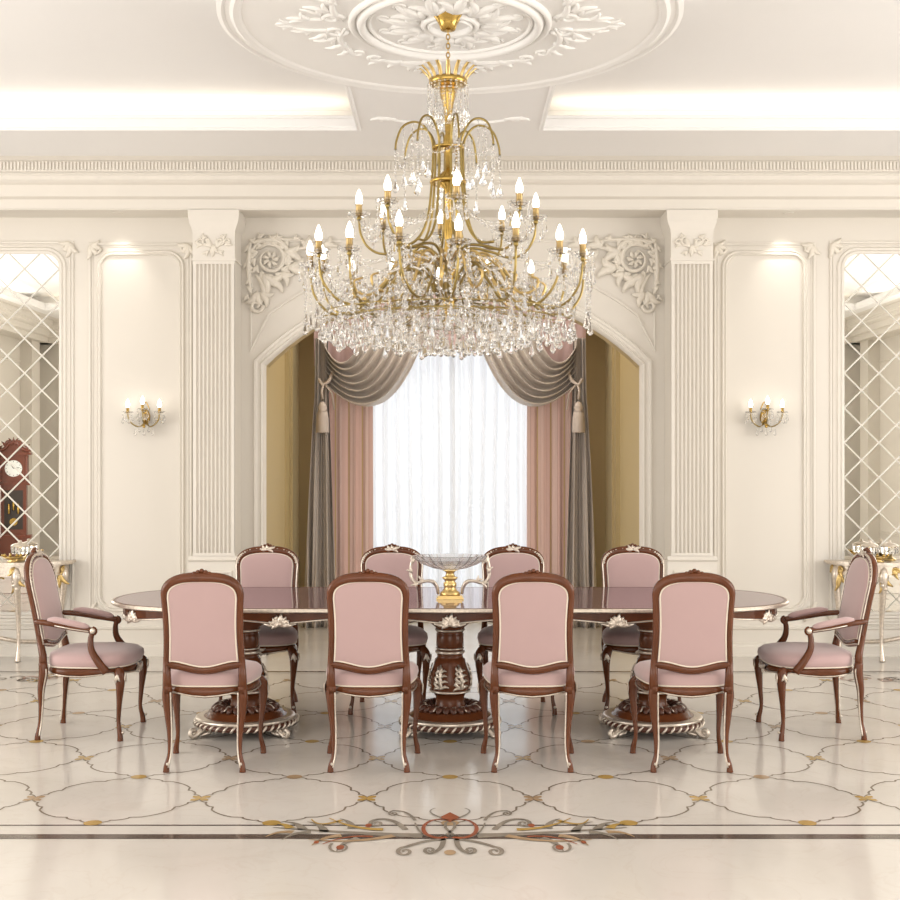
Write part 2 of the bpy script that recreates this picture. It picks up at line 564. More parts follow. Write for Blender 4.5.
inlay('lattice_line', M['inlay'], lines)
inlay('lattice_star', M['inlay_gold'], stars, 0.0018)
inlay('lattice_star', M['inlay_tan'], stars2, 0.0018)
inlay('lattice_oval', M['inlay_gold'], ovals, 0.0018)
inlay('lattice_oval', M['inlay_tan'], ovals2, 0.0018)
def band(y0, y1, x=7.0):
    return [(-x, y0), (x, y0), (x, y1), (-x, y1)]
inlay('border_band', M['inlay_band'], [band(5.305, 5.372)], 0.0012)
inlay('border_line', M['inlay_band'], [band(5.498, 5.514)], 0.0012)
inlay('border_band', M['inlay_band'], [band(9.57, 9.62), band(9.50, 9.506)], 0.0012)
# scroll medallion across the border
CYm = 5.40
def scrollset():
    g = {'inlay_grey': [], 'inlay_tan': [], 'inlay_rust': [], 'inlay_gold': [], 'inlay': []}
    for sx in (-1, 1):
        def m(pts): return [(sx * p[0], CYm + 1.75 * p[1]) for p in pts]
        def st(key, pts, a, b): g[key].extend(ribbon(m(pts), a, b))
        def cl(key, pts): g[key].append(m(pts) if sx > 0 else m(pts)[::-1])
        # heart ring around the lozenge
        st('inlay_rust', [(0.045 + 0.075 * math.cos(-2.0 + 4.1 * i / 26), 0.03 + 0.080 * math.sin(-2.0 + 4.1 * i / 26)) for i in range(27)], 0.026, 0.010)
        st('inlay_grey', [(-0.035, -0.045), (0.0, 0.0), (0.022, 0.04), (0.02, 0.08), (0.0, 0.10)], 0.016, 0.012)
        st('inlay_grey', bezier2((0.0, 0.10), (0.14, 0.18), (0.07, 0.215)), 0.014, 0.006)
        st('inlay_grey', bezier2((0.0, -0.02), (0.12, -0.10), (0.16, 0.08)), 0.016, 0.008)
        # lower volutes
        st('inlay_grey', bezier2((0.02, -0.06), (0.10, -0.06), (0.19, -0.12)) + spiral(0.19, -0.155, 0.036, 0.008, PI / 2, -1.3, 16), 0.030, 0.012)
        st('inlay_grey', bezier2((0.03, -0.03), (0.02, -0.14), (0.08, -0.17)) + spiral(0.085, -0.145, 0.026, 0.006, -PI / 2, 1.2, 14), 0.026, 0.010)
        # upper volutes
        st('inlay_grey', bezier2((0.2, 0.02), (0.26, 0.13), (0.34, 0.11)) + spiral(0.335, 0.075, 0.035, 0.007, PI / 2, -1.3, 16), 0.030, 0.012)
        st('inlay_grey', bezier2((0.16, 0.10), (0.20, 0.20), (0.27, 0.19)) + spiral(0.265, 0.165, 0.026, 0.006, PI / 2, -1.2, 14), 0.016, 0.008)
        # the long acanthus running along the border
        st('inlay_grey', bezier2((0.12, -0.03), (0.35, -0.02), (0.80, 0.04), 16), 0.066, 0.008)
        st('inlay_tan', bezier2((0.25, -0.03), (0.42, -0.10), (0.62, -0.06), 14), 0.040, 0.006)
        st('inlay_gold', bezier2((0.30, 0.02), (0.44, 0.02), (0.56, 0.12), 14), 0.038, 0.006)
        st('inlay_gold', bezier2((0.50, 0.10), (0.60, 0.03), (0.64, 0.11), 12), 0.024, 0.006)
        st('inlay_rust', bezier2((0.34, -0.04), (0.46, -0.02), (0.55, -0.10), 12), 0.020, 0.006)
        for q, (x, y, a, l, k) in enumerate([(0.40, -0.05, -0.9, 0.13, 'inlay_grey'), (0.48, -0.03, -0.6, 0.14, 'inlay_tan'), (0.56, 0.0, 0.75, 0.13, 'inlay_grey'),
                (0.62, 0.0, -0.5, 0.13, 'inlay_grey'), (0.66, 0.02, 0.6, 0.12, 'inlay_grey'), (0.70, 0.0, -0.35, 0.12, 'inlay_tan'), (0.44, 0.03, 0.9, 0.11, 'inlay_grey'), (0.72, 0.03, 0.45, 0.09, 'inlay_gold')]):
            e = (x + l * math.cos(a), y + l * math.sin(a))
            c = (x + l * 0.6 * math.cos(a + 0.5), y + l * 0.6 * math.sin(a + 0.5))
            st(k, bezier2((x, y), c, e, 8), 0.046, 0.005)
        for (x, y, r) in [(0.47, -0.125, 0.018), (0.58, -0.085, 0.012), (0.37, 0.055, 0.016)]:
            cl('inlay_rust' if r < 0.02 else 'inlay_tan', [(x + r * math.cos(t * PI / 5), y + r * math.sin(t * PI / 5)) for t in range(10)])
        st('inlay_grey', spiral(0.47, -0.12, 0.05, 0.02, PI * 0.2, -0.8, 12), 0.014, 0.008)
    g['inlay_rust'].append([(-0.046, CYm + 0.225), (0, CYm + 0.145), (0.046, CYm + 0.225), (0, CYm + 0.305)])
    g['inlay_tan'].append([(0.026 * math.cos(t * PI / 6), CYm - 0.285 + 0.034 * math.sin(t * PI / 6)) for t in range(12)])
    return g
zz = 0.0024
for k, polys in scrollset().items():
    inlay('scroll_inlay', M[k], polys, zz); zz += 0.0005
# scroll patches by the back wall
pat = {'inlay': [], 'inlay_rust': [], 'inlay_gold': []}
for sx in (-1, 1):
    for q in range(34):
        x = sx * (3.0 + 1.6 * random.random()); y = 9.18 + 0.26 * random.random(); a = random.random() * 6.28
        pat[['inlay', 'inlay', 'inlay_rust', 'inlay_gold'][q % 4]] += ribbon([(x + px, y + py) for px, py in spiral(0, 0, 0.07, 0.015, a, 0.9, 10)], 0.026, 0.008)
zz = 0.0022
for k, p in pat.items():
    inlay('scroll_inlay', M[k], p, zz); zz += 0.0005

# back wall with its arch
def arch_pts(off=0.0, n=28, z_low=None):
    """arch outline in (x,z) from left foot to right foot, offset outwards"""
    hw, R = AHW + off, AR + off
    cz = ASZ + 0.0 - math.sqrt(AR ** 2 - AHW ** 2)
    a0 = math.acos(min(1, hw / R))
    pts = []
    zl = 0.0 if z_low is None else z_low
    pts.append((WX - hw, zl))
    zs = cz + R * math.sin(a0)
    for i in range(n + 1):
        a = PI - a0 - (PI - 2 * a0) * i / n
        x, z = WX + R * math.cos(a), cz + R * math.sin(a)
        pts.append((x, z))
    pts.append((WX + hw, zl))
    return pts
TOPZ = ZL + 0.4
ap = arch_pts()
mb = MB()
T = 0.05
for y, flip in ((WY, False), (WY + T, True)):
    def face(a, b, c, d):
        mb.add([a, b, c, d], [(0, 1, 2, 3) if not flip else (3, 2, 1, 0)])
    face((-SX - 0.2, y, 0), (WX - AHW, y, 0), (WX - AHW, y, TOPZ), (-SX - 0.2, y, TOPZ))
    face((WX + AHW, y, 0), (SX + 0.2, y, 0), (SX + 0.2, y, TOPZ), (WX + AHW, y, TOPZ))
    for i in range(1, len(ap) - 2):
        a, b = ap[i], ap[i + 1]
        face((a[0], y, a[1]), (b[0], y, b[1]), (b[0], y, TOPZ), (a[0], y, TOPZ))
for i in range(len(ap) - 1):
    a, b = ap[i], ap[i + 1]
    mb.quad((a[0], WY, a[1]), (a[0], WY + T, a[1]), (b[0], WY + T, b[1]), (b[0], WY, b[1]))
T2 = 0.30
mb.quad((-SX - 0.2, WY, TOPZ), (SX + 0.2, WY, TOPZ), (SX + 0.2, WY + T, TOPZ), (-SX - 0.2, WY + T, TOPZ))
wall_back = struct(mb.build('wall_back', M['wall']), 'cream panelled wall with a wide arched alcove opening')

# alcove shell behind the arch
AW = AHW + 0.004
mb = MB()
mb.box(WX - AW - 0.15, WX - AW, WY + T, AY, 0, 3.75)
mb.box(WX + AW, WX + AW + 0.15, WY + T, AY, 0, 3.75)
struct(mb.build('wall_alcove', M['tan']), 'tan side walls of the window alcove')
mb = MB()
for i in range(len(ap) - 1):
    a, b = ap[i], ap[i + 1]
    mb.quad((a[0], WY + T, a[1]), (a[0], WY + T2, a[1]), (b[0], WY + T2, b[1]), (b[0], WY + T, b[1]))
    if a[1] > 0.01 and b[1] > 0.01:
        mb.quad((a[0], WY + T2, a[1]), (b[0], WY + T2, b[1]), (b[0], WY + T2, 3.75), (a[0], WY + T2, 3.75))
struct(mb.build('wall_arch_soffit', M['tan']), 'tan inner face of the arch')
mb = MB()
WHW, WZ1 = 1.12, 3.3
mb.box(WX - AW - 0.15, WX - WHW, AY, AY + 0.15, 0, 3.75)
mb.box(WX + WHW, WX + AW + 0.15, AY, AY + 0.15, 0, 3.75)
mb.box(WX - WHW, WX + WHW, AY, AY + 0.15, WZ1, 3.75)
struct(mb.build('wall_window', M['tan']), 'tan end wall of the alcove around the window')
mb = MB().box(WX - AW - 0.15, WX + AW + 0.15, WY + T, AY + 0.15, 3.75, 3.85)
struct(mb.build('ceiling_alcove', M['ceiling']))
# alcove mouldings
mb = MB()
for sx in (-1, 1):
    x = WX + sx * AW
    for y in (11.75, 11.9, 12.2):
        mb.box(min(x, x - sx * 0.018), max(x, x - sx * 0.018), y - 0.012, y + 0.012, 0.1, 3.7)
struct(mb.build('trim_1', M['tan_trim']), 'tan vertical mouldings on the alcove sides')

# side and rear walls, seen only in the mirrors
for sx, nm in ((-1, 'left'), (1, 'right')):
    mb = MB()
    x0, x1 = sorted((sx * SX, sx * (SX + 0.2)))
    mb.box(x0, x1, RY - 0.2, WY, 0, TOPZ)
    w = struct(mb.build('wall_' + nm, M['wall']))
mb = MB().box(-SX - 0.2, SX + 0.2, RY - 0.2, RY, 0, TOPZ)
struct(mb.build('wall_rear', M['wall']))
def rect(x0, x1, z0, z1):
    return [(x0, z0), (x1, z0), (x1, z1), (x0, z1)]
PM = [(-0.022, 0.0), (-0.020, 0.012), (-0.010, 0.020), (0.0, 0.012), (0.006, 0.016), (0.016, 0.022), (0.024, 0.008), (0.026, 0.0)]
mb = MB()
for c in (-5.9, -3.2, 3.2, 5.9):
    mb.mould(rect(c - 1.0, c + 1.0, 0.5, 3.4), PM, lambda p, h: (p[0], RY + h, p[1]), True)
    mb.mould(rect(c - 0.85, c + 0.85, 0.65, 3.25), PM, lambda p, h: (p[0], RY + h, p[1]), True)
for sx in (-1, 1):
    for c in (0.8, 8.7):
        mb.mould(rect(c - 0.9, c + 0.9, 0.5, 3.4), PM, lambda p, h: (sx * (SX - h), p[0], p[1]), True)
struct(mb.build('trim_2', M['trim']), 'panel mouldings of the side and rear walls')
mb = MB()
for sx in (-1, 1):
    for y in (0.0, 2.0, 8.5):
        mb.box(min(sx * SX, sx * (SX - 0.2)), max(sx * SX, sx * (SX - 0.2)), y - 0.2, y + 0.2, 0, 3.77)
struct(mb.build('trim_3', M['trim']), 'plain side wall piers')

# ---- ceiling: lower border, centre strip, upper tray
SW = 0.665
TX, TY0, TY1 = 6.6, 1.1, 9.10
mb = MB()
mb.box(-SX - 0.2, SX + 0.2, TY1, WY + 0.1, ZL, ZL + 0.03)
mb.box(-SX - 0.2, SX + 0.2, RY - 0.2, TY0, ZL, ZL + 0.03)
mb.box(-SX - 0.2, -TX, TY0, TY1, ZL, ZL + 0.03)
mb.box(TX, SX + 0.2, TY0, TY1, ZL, ZL + 0.03)
mb.box(-SW, SW, TY0, TY1, ZL, ZL + 0.03)
mb.box(-SX - 0.2, SX + 0.2, RY - 0.2, WY + 0.1, ZU, ZU + 0.1)
# cove backs
mb.box(-SX, SX, TY1 + 0.40, TY1 + 0.44, ZL + 0.03, ZU)
mb.box(-SX, SX, TY0 - 0.44, TY0 - 0.40, ZL + 0.03, ZU)
mb.box(-SW + 0.06, SW - 0.06, TY0, TY1, ZL + 0.03, ZU)
ceiling = struct(mb.build('ceiling', M['ceiling']), 'cream ceiling with two lit tray recesses either side of a central strip')
LP = [(0.0, 0.0), (0.012, -0.012), (0.030, -0.012), (0.036, 0.0), (0.030, 0.012), (0.036, 0.02), (0.036, 0.075), (0.026, 0.082), (0.03, 0.10), (0.0, 0.112), (-0.02, 0.112), (-0.02, 0.0)]
for sx in (-1, 1):
    a, b = sorted((sx * SW, sx * TX))
    path = [(a, TY0), (b, TY0), (b, TY1), (a, TY1)]
    mb = MB().mould(path, LP, lambda p, h: (p[0], p[1], ZL + h), True)
    o = mb.build('cove_lip', M['ceiling'], ceiling)

# ---- cornice all round the room
def zc(Y, y): return CH + (HY - y) * Y / F
CP = [(0.31, 3.764), (0.31, 3.852), (0.325, 3.856), (0.36, 3.866), (0.36, 3.958), (0.37, 3.966), (0.395, 3.972), (0.42, 3.992), (0.42, 4.022), (0.435, 4.034), (0.435, 4.048),
      (0.45, 4.056), (0.45, 4.136), (0.475, 4.140), (0.50, 4.150), (0.53, ZL)]
def cornice_run(mb, a, b, inward):
    a, b, n = Vector(a), Vector(b), Vector(inward)
    rows = [[(p.x + n.x * d, p.y + n.y * d, z) for d, z in [(0, 3.764)] + CP + [(0, ZL)]] for p in (a, b)]
    mb.grid(rows, smooth=False)
mb = MB()
cornice_run(mb, (-SX, WY), (SX, WY), (0, -1))
cornice_run(mb, (-SX, RY), (-SX, WY), (1, 0))
cornice_run(mb, (SX, RY), (SX, WY), (-1, 0))
cornice_run(mb, (-SX, RY), (SX, RY), (0, 1))
corn = struct(mb.build('trim_4', M['trim']), 'deep stepped cornice with a dentil band')
mb = MB()
x = -6.8
while x < 6.8:
    mb.box(x, x + 0.016, WY - 0.462, WY - 0.449, 4.064, 4.128)
    x += 0.029
mb.build('dentil_band', M['trim'], corn)['kind'] = 'stuff'
mb = MB()
mb.tube([(-4.5, WY - 0.437, 4.041), (4.5, WY - 0.437, 4.041)], 0.005, seg=6)
mb.tube([(-4.5, WY - 0.31, 3.772), (4.5, WY - 0.31, 3.772)], 0.006, seg=6)
mb.build('cornice_bead', M['trim'], corn)

# baseboards and dado
def bb(mb, a, b, n):
    a, b, n = Vector(a), Vector(b), Vector(n)
    prof = [(0.0, 0.0), (0.035, 0.0), (0.035, 0.012), (0.028, 0.016), (0.028, 0.085), (0.02, 0.095), (0.02, 0.108), (0.0, 0.116)]
    mb.grid([[(p.x + n.x * d, p.y + n.y * d, z) for d, z in prof] for p in (a, b)], smooth=False)
for nm, segs in (('back', [((-SX, WY), (WX - AHW - 0.08, WY), (0, -1)), ((WX + AHW + 0.08, WY), (SX, WY), (0, -1))]),
                 ('left', [((-SX, RY), (-SX, WY), (1, 0))]), ('right', [((SX, RY), (SX, WY), (-1, 0))]), ('rear', [((-SX, RY), (SX, RY), (0, 1))]),
                 ('alcove', [((WX - AW, WY + T), (WX - AW, AY), (1, 0)), ((WX + AW, WY + T), (WX + AW, AY), (-1, 0)), ((WX - AW, AY), (WX + AW, AY), (0, -1))])):
    mb = MB()
    for s in segs: bb(mb, *s)
    struct(mb.build('baseboard_' + nm, M['trim'] if nm != 'alcove' else M['tan_trim']))

# ---- mouldings on the back wall
wall3 = lambda p, h: (p[0], WY - h, p[1])
def PX(px): return (px - 450) * WY / F
def PZ(py): return CH + (HY - py) * WY / F
def thin(w=0.010, h=0.012):
    return [(-w, 0), (-w * 0.7, h * 0.8), (0, h), (w * 0.7, h * 0.8), (w, 0)]
def notch_rect(x0, x1, z0, z1, r, top=True, bottom=True, n=7):
    """rectangle with concave quarter-round corners"""
    P = []
    def arc(cx, cz, a0, a1):
        for i in range(n + 1):
            a = a0 + (a1 - a0) * i / n
            P.append((cx + r * math.cos(a), cz + r * math.sin(a)))
    if bottom:
        arc(x0, z0, PI / 2, 0); arc(x1, z0, PI, PI / 2)
    else:
        P.extend([(x0, z0), (x1, z0)])
    if top:
        arc(x1, z1, -PI / 2, -PI); arc(x0, z1, 0, -PI / 2)
    else:
        P.extend([(x1, z1), (x0, z1)])
    return P
def round_rect(x0, x1, z0, z1, r, n=7):
    P = []
    for cx, cz, a0 in ((x0 + r, z0 + r, PI), (x1 - r, z0 + r, 1.5 * PI), (x1 - r, z1 - r, 0), (x0 + r, z1 - r, PI / 2)):
        for i in range(n + 1):
            a = a0 + PI / 2 * i / n
            P.append((cx + r * math.cos(a), cz + r * math.sin(a)))
    return P
# arch frame
mb = MB()
AP = [(0.0, 0.0), (0.0, 0.022), (0.018, 0.034), (0.03, 0.018), (0.05, 0.018), (0.062, 0.03), (0.08, 0.03), (0.09, 0.0)]
mb.mould(arch_pts(0.0), [(o, h) for o, h in AP], wall3, False)
mb.mould([(x, z) for x, z in arch_pts(0.0)], [(-0.004, -0.06), (-0.014, -0.05), (-0.014, 0.0), (0.0, 0.024)], wall3, False)
struct(mb.build('trim_5', M['trim']), 'stepped moulding framing the arched alcove')
# spandrel panel mouldings
def corner_scroll():
    """asymmetric rococo corner cartouche, origin at the panel's upper-left corner, x right, y down is negative"""
    s = []
    s.append((spiral(0.20, -0.17, 0.135, 0.075, PI * 0.75, -1.1, 30), [0.014, 0.018, 0.014, 0.006]))
    s.append((spiral(0.20, -0.17, 0.175, 0.165, PI * 0.9, -0.62, 18), [0.010, 0.02, 0.008]))
    s.append((bezier2((0.33, -0.22), (0.36, -0.03), (0.62, -0.08), 12), [0.014, 0.024, 0.014, 0.006]))
    s.append((bezier2((0.03, -0.03), (0.22, 0.03), (0.55, -0.02), 14), [0.012, 0.018, 0.012, 0.006]))
    s.append((bezier2((0.03, -0.02), (-0.02, -0.28), (0.05, -0.50), 14), [0.012, 0.020, 0.014, 0.006]))
    s.append((bezier2((0.07, -0.30), (0.20, -0.42), (0.10, -0.58), 12), [0.010, 0.024, 0.018, 0.006]))
    s.append((spiral(0.08, -0.57, 0.06, 0.012, 0.1, -1.2, 16), [0.018, 0.014, 0.01]))
    s.append((spiral(0.60, -0.13, 0.055, 0.012, PI * 0.6, -1.3, 16), [0.016, 0.013, 0.008]))
    for (x, y, a, l) in [(0.33, -0.10, -0.3, 0.17), (0.36, -0.24, -0.15, 0.19), (0.30, -0.28, -0.9, 0.13), (0.14, -0.30, -1.1, 0.18), (0.18, -0.34, -0.4, 0.17), (0.06, -0.10, 2.9, 0.08),
                         (0.10, -0.45, -2.1, 0.15), (0.12, -0.45, -0.9, 0.14), (0.48, -0.06, 0.3, 0.14), (0.52, -0.10, -0.7, 0.13), (0.20, -0.02, 1.1, 0.08), (0.05, -0.25, 2.8, 0.08), (0.66, -0.05, 0.2, 0.12)]:
        s += leaf_strokes(x, y, a, l, 3, 0.6)
    x, y = 0.20, -0.17
    for k in range(7):
        a = k * 2 * PI / 7
        s.append(([(x + 0.015 * math.cos(a), y + 0.015 * math.sin(a)), (x + 0.05 * math.cos(a), y + 0.05 * math.sin(a)), (x + 0.075 * math.cos(a + 0.25), y + 0.075 * math.sin(a + 0.25))], [0.010, 0.018, 0.006]))
    for k in range(13):
        a = k * 2 * PI / 13 + 0.2
        s += leaf_strokes(x + 0.125 * math.cos(a), y + 0.125 * math.sin(a), a + 0.7, 0.085, 3, 0.5)
    for k in range(7):
        s += leaf_strokes(0.02 + 0.075 * k, 0.005 * math.sin(k * 2.0), 0.35 - 0.1 * k + (PI * 0.2 if k % 2 else -0.8), 0.07, 3, 0.5)
        s += leaf_strokes(0.01 + 0.012 * math.sin(k * 2.0), -0.05 - 0.07 * k, -1.9 + (0.9 if k % 2 else 0), 0.07, 3, 0.5)
    return s
xl = PX(251)
mb = MB()
zt = PZ(241)
outer = arch_pts(0.30)[1:-1]
outer = [p for p in outer if p[1] > 2.30 and abs(p[0] - WX) < abs(xl - WX) + 0.001]
path = [(xl, zt), (xl, outer[0][1] - 0.2)] + [p for p in outer if p[1] > outer[0][1]] + [(2 * WX - xl, outer[-1][1] - 0.2), (2 * WX - xl, zt)]
mb.mould(path, thin(0.013, 0.014), wall3, True)
sp = struct(mb.build('trim_6', M['trim']), 'thin panel moulding above the arch')
for sx in (-1, 1):
    mb = MB()
    def t3(x, y): return (WX + sx * (abs(xl - WX) + 0.03 - x), WY - 0.018, zt + 0.01 + y)
    relief(mb, corner_scroll(), t3, (0, -1, 0), flat=0.9, scale=1.15)
    mb.build('corner_scroll', M['ornament'], sp)
# wall panels either side
def small_corner(sx, sz):
    s = []
    s.append((spiral(0.05 * sx, 0.045 * sz, 0.045, 0.01, 0, 1.3 * sx * sz, 14), [0.012, 0.012, 0.006]))
    for a, l in ((0.2, 0.11), (0.9, 0.10), (1.5, 0.13)):
        s += leaf_strokes(0.01 * sx, 0.01 * sz, math.atan2(math.sin(a) * sz, math.cos(a) * sx), l, 3, 0.5)
    return s
trim_no = 7
def panel(xa, xb, mirror=False):
    global trim_no
    mb = MB()
    x0, x1 = sorted((xa, xb))
    zt, zb = PZ(244), PZ(618)
    mb.mould(rect(x0, x1, zb, zt), thin(0.012, 0.014), wall3, True)
    mb.mould(rect(x0 + 0.022, x1 - 0.022, zb + 0.022, zt - 0.022), thin(0.006, 0.008), wall3, True)
    if not mirror:
        mb.mould(round_rect(x0 + 0.075, x1 - 0.075, zb + 0.075, zt - 0.075, 0.13), PM, wall3, True)
    o = struct(mb.build('trim_%d' % trim_no, M['trim']), 'rectangular cream wall panel moulding with a rounded inner frame')
    trim_no += 1
    mb = MB()
    for sx, xx in ((1, x0), (-1, x1)):
        for sz, z_ in ((1, zb), (-1, zt)):
            relief(mb, small_corner(sx, sz), lambda x, y: (xx + x, WY - 0.012, z_ + y), (0, -1, 0), flat=0.8)
    mb.build('corner_leaves', M['ornament'], o)
    return o
panel(PX(90), PX(191))
panel(PX(715), PX(814))
# dado line above the baseboard
mb = MB()
for (x0, x1) in ((-SX, WX - 2.25), (WX + 2.25, SX)):
    mb.mould([(x0, 0.245), (x1, 0.245)], [(-0.02, 0), (-0.012, 0.016), (0.006, 0.02), (0.014, 0.008), (0.02, 0.0)], wall3, False)
struct(mb.build('trim_%d' % trim_no, M['trim']), 'low horizontal dado moulding'); trim_no += 1

# pilasters
def pilaster(cx):
    global trim_no
    f = 10.08
    yb = WY
    mb = MB()
    hw = 0.176
    s = f / F
    def z(py): return CH + (HY - py) * s
    mb.box(cx - hw + 0.0005, cx + hw - 0.0005, f + 0.02, yb, 0.0, z(233))
    # capital block flaring up
    rows = []
    for (zz_, e) in ((z(259), 0.0), (z(234), 0.0), (z(230), 0.004), (z(222), 0.028), (z(216), 0.036), (z(210), 0.036)):
        rows.append([(cx - hw - e, yb, zz_), (cx - hw - e, f - e * 0.4, zz_), (cx + hw + e, f - e * 0.4, zz_), (cx + hw + e, yb, zz_)])
    mb.grid(rows, smooth=False)
    mb.box(cx - hw - 0.008, cx + hw + 0.008, f - 0.008, yb, z(260.5), z(258.5))
    # fluted shaft between zf0 and zf1
    z0, z1 = z(553), z(264)
    n = 9; w = (2 * hw - 0.05) / n
    xs, ys = [cx - hw], [f]
    for i in range(n):
        xa = cx - hw + 0.025 + i * w
        for t, d in ((0.12, 0), (0.2, 0.010), (0.35, 0.017), (0.5, 0.019), (0.65, 0.017), (0.8, 0.010), (0.88, 0)):
            xs.append(xa + w * t); ys.append(f + d)
    xs.append(cx + hw); ys.append(f)
    mb.grid([[(x, y, zz_) for x, y in zip(xs, ys)] for zz_ in (z0, z1)], smooth=False)
    mb.box(cx - hw, cx + hw, f, f + 0.02, z1, z(259)); mb.box(cx - hw, cx + hw, f, f + 0.02, z(556), z0)
    mb.box(cx - hw, cx - hw + 0.003, f, f + 0.02, z0, z1); mb.box(cx + hw - 0.003, cx + hw, f, f + 0.02, z0, z1)
    # plinth
    mb.mould([(cx - hw - 0.03, z(560)), (cx + hw + 0.03, z(560))], [(-0.012, -0.0), (-0.01, 0.02), (0.0, 0.03), (0.015, 0.01), (0.03, 0.0)], lambda p, h: (p[0], f - h, p[1]))
    mb.box(cx - hw - 0.03, cx + hw + 0.03, f - 0.012, yb, 0.0, z(561))
    mb.mould(rect(cx - hw + 0.03, cx + hw - 0.03, 0.2, z(572)), thin(0.014, 0.014), lambda p, h: (p[0], f - 0.012 - h, p[1]), True)
    mb.box(cx - hw - 0.05, cx + hw + 0.05, f - 0.03, yb, 0.0, 0.12)
    o = struct(mb.build('trim_%d' % trim_no, M['trim']), 'fluted cream pilaster with a flared capital')
    trim_no += 1
    mb = MB()
    S_ = []
    for sx in (-1, 1):
        S_.append(([(sx * p[0], p[1]) for p in spiral(0.055, 0.03, 0.04, 0.01, PI * 0.5, -1.3, 14)], [0.011, 0.010, 0.006]))
        S_.append(([(sx * p[0], p[1]) for p in spiral(0.115, 0.025, 0.03, 0.008, PI, -1.2, 12)], [0.010, 0.009, 0.006]))
        for (x, y, a, l) in ((0.02, -0.02, 0.9, 0.09), (0.09, 0.0, 0.2, 0.07), (0.04, -0.05, -0.6, 0.06), (0.08, 0.05, 1.2, 0.05)):
            S_ += leaf_strokes(sx * x, y, a if sx > 0 else PI - a, l, 3, 0.4)
    S_ += leaf_strokes(0, 0.0, -PI / 2, 0.10, 3, 0.2)
    relief(mb, S_, lambda x, y: (cx + x, f - 0.006, z(245) + y), (0, -1, 0), flat=0.8)
    mb.build('capital_leaves', M['ornament'], o)
pilaster(WX - 1.993)
pilaster(WX + 1.993)

# recessed downlights in the cornice soffit, with their own light
for px, lab in ((117, 'small recessed downlight in soffit above the left wall panel'), (788, 'small recessed downlight in soffit above the right wall panel')):
    x = (px - 450) * 10.2 / F
    e = empty('recessed_downlight', (x, 10.2, 3.764))
    tag(e, lab, 'downlight')
    MB().lathe([(0.030, -0.004), (0.045, -0.005), (0.047, 0.0), (0.030, 0.0)], seg=20).build('bezel', M['trim'], e)
    MB().lathe([(0.0, -0.003), (0.029, -0.003), (0.029, 0.0)], seg=20).build('lens', M['downlight'], e)
    l = bpy.data.lights.new('downlight_beam', 'SPOT'); l.energy = 11; l.spot_size = math.radians(70); l.spot_blend = 1.0; l.color = (1, 0.95, 0.86); l.shadow_soft_size = 0.03
    lo = bpy.data.objects.new('downlight_beam', l); COL.objects.link(lo); lo.parent = e; lo.location = (0, 0, -0.02); lo.rotation_euler = (math.radians(16), 0, 0)
# ------------------------------------------------------------------ ceiling medallion
MX, MYc, MR = 0.0, 6.88, 1.306
med = empty('ceiling_medallion', (MX, MYc, ZL))
tag(med, 'large round white plaster ceiling medallion around the chandelier canopy', 'ceiling medallion')
mb = MB()
prof = [(0, -0.014), (1.17, -0.014), (1.185, -0.024), (1.215, -0.03), (1.235, -0.016), (1.262, -0.012), (1.28, -0.022), (1.306, -0.01), (1.306, 0.262), (0, 0.262)]
rows = [[(r * math.cos(2 * PI * k / 96), r * math.sin(2 * PI * k / 96), z) for k in range(96)] for r, z in prof]
mb.grid(rows, closed_u=True, smooth=False)
mb.build('disc', M['plaster'], med)
def ring(r, w, h, seg=96, n=8):
    m_ = MB()
    rows = []
    for i in range(n + 1):
        a = PI * i / n
        rr, z = r - w * math.cos(a), -0.010 - h * math.sin(a)
        rows.append([(rr * math.cos(2 * PI * k / seg), rr * math.sin(2 * PI * k / seg), z) for k in range(seg)])
    return m_.grid(rows, closed_u=True, smooth=True)
mb = MB()
for r, w, h in ((0.56, 0.020, 0.030), (0.505, 0.028, 0.045), (0.46, 0.012, 0.02), (0.15, 0.02, 0.03), (0.12, 0.012, 0.035)):
    mb.join(ring(r, w, h))
mb.build('inner_ring', M['plaster'], med)
mb = MB()
up = (0, 0, -1)
for k in range(12):       # leaves inside the ring
    a = 2 * PI * k / 12 + 0.13
    def t3(x, y): return (x * math.cos(a) - y * math.sin(a), x * math.sin(a) + y * math.cos(a), -0.016)
    S_ = leaf_strokes(0.18, 0, 0, 0.24, 5, 0.35)
    S_.append((spiral(0.38, 0.05, 0.045, 0.01, -PI / 2, 1.2, 12), [0.014, 0.012, 0.006]))
    relief(mb, S_, t3, up, flat=0.9, scale=0.62)
mb.build('inner_leaves', M['plaster'], med)
mb = MB()
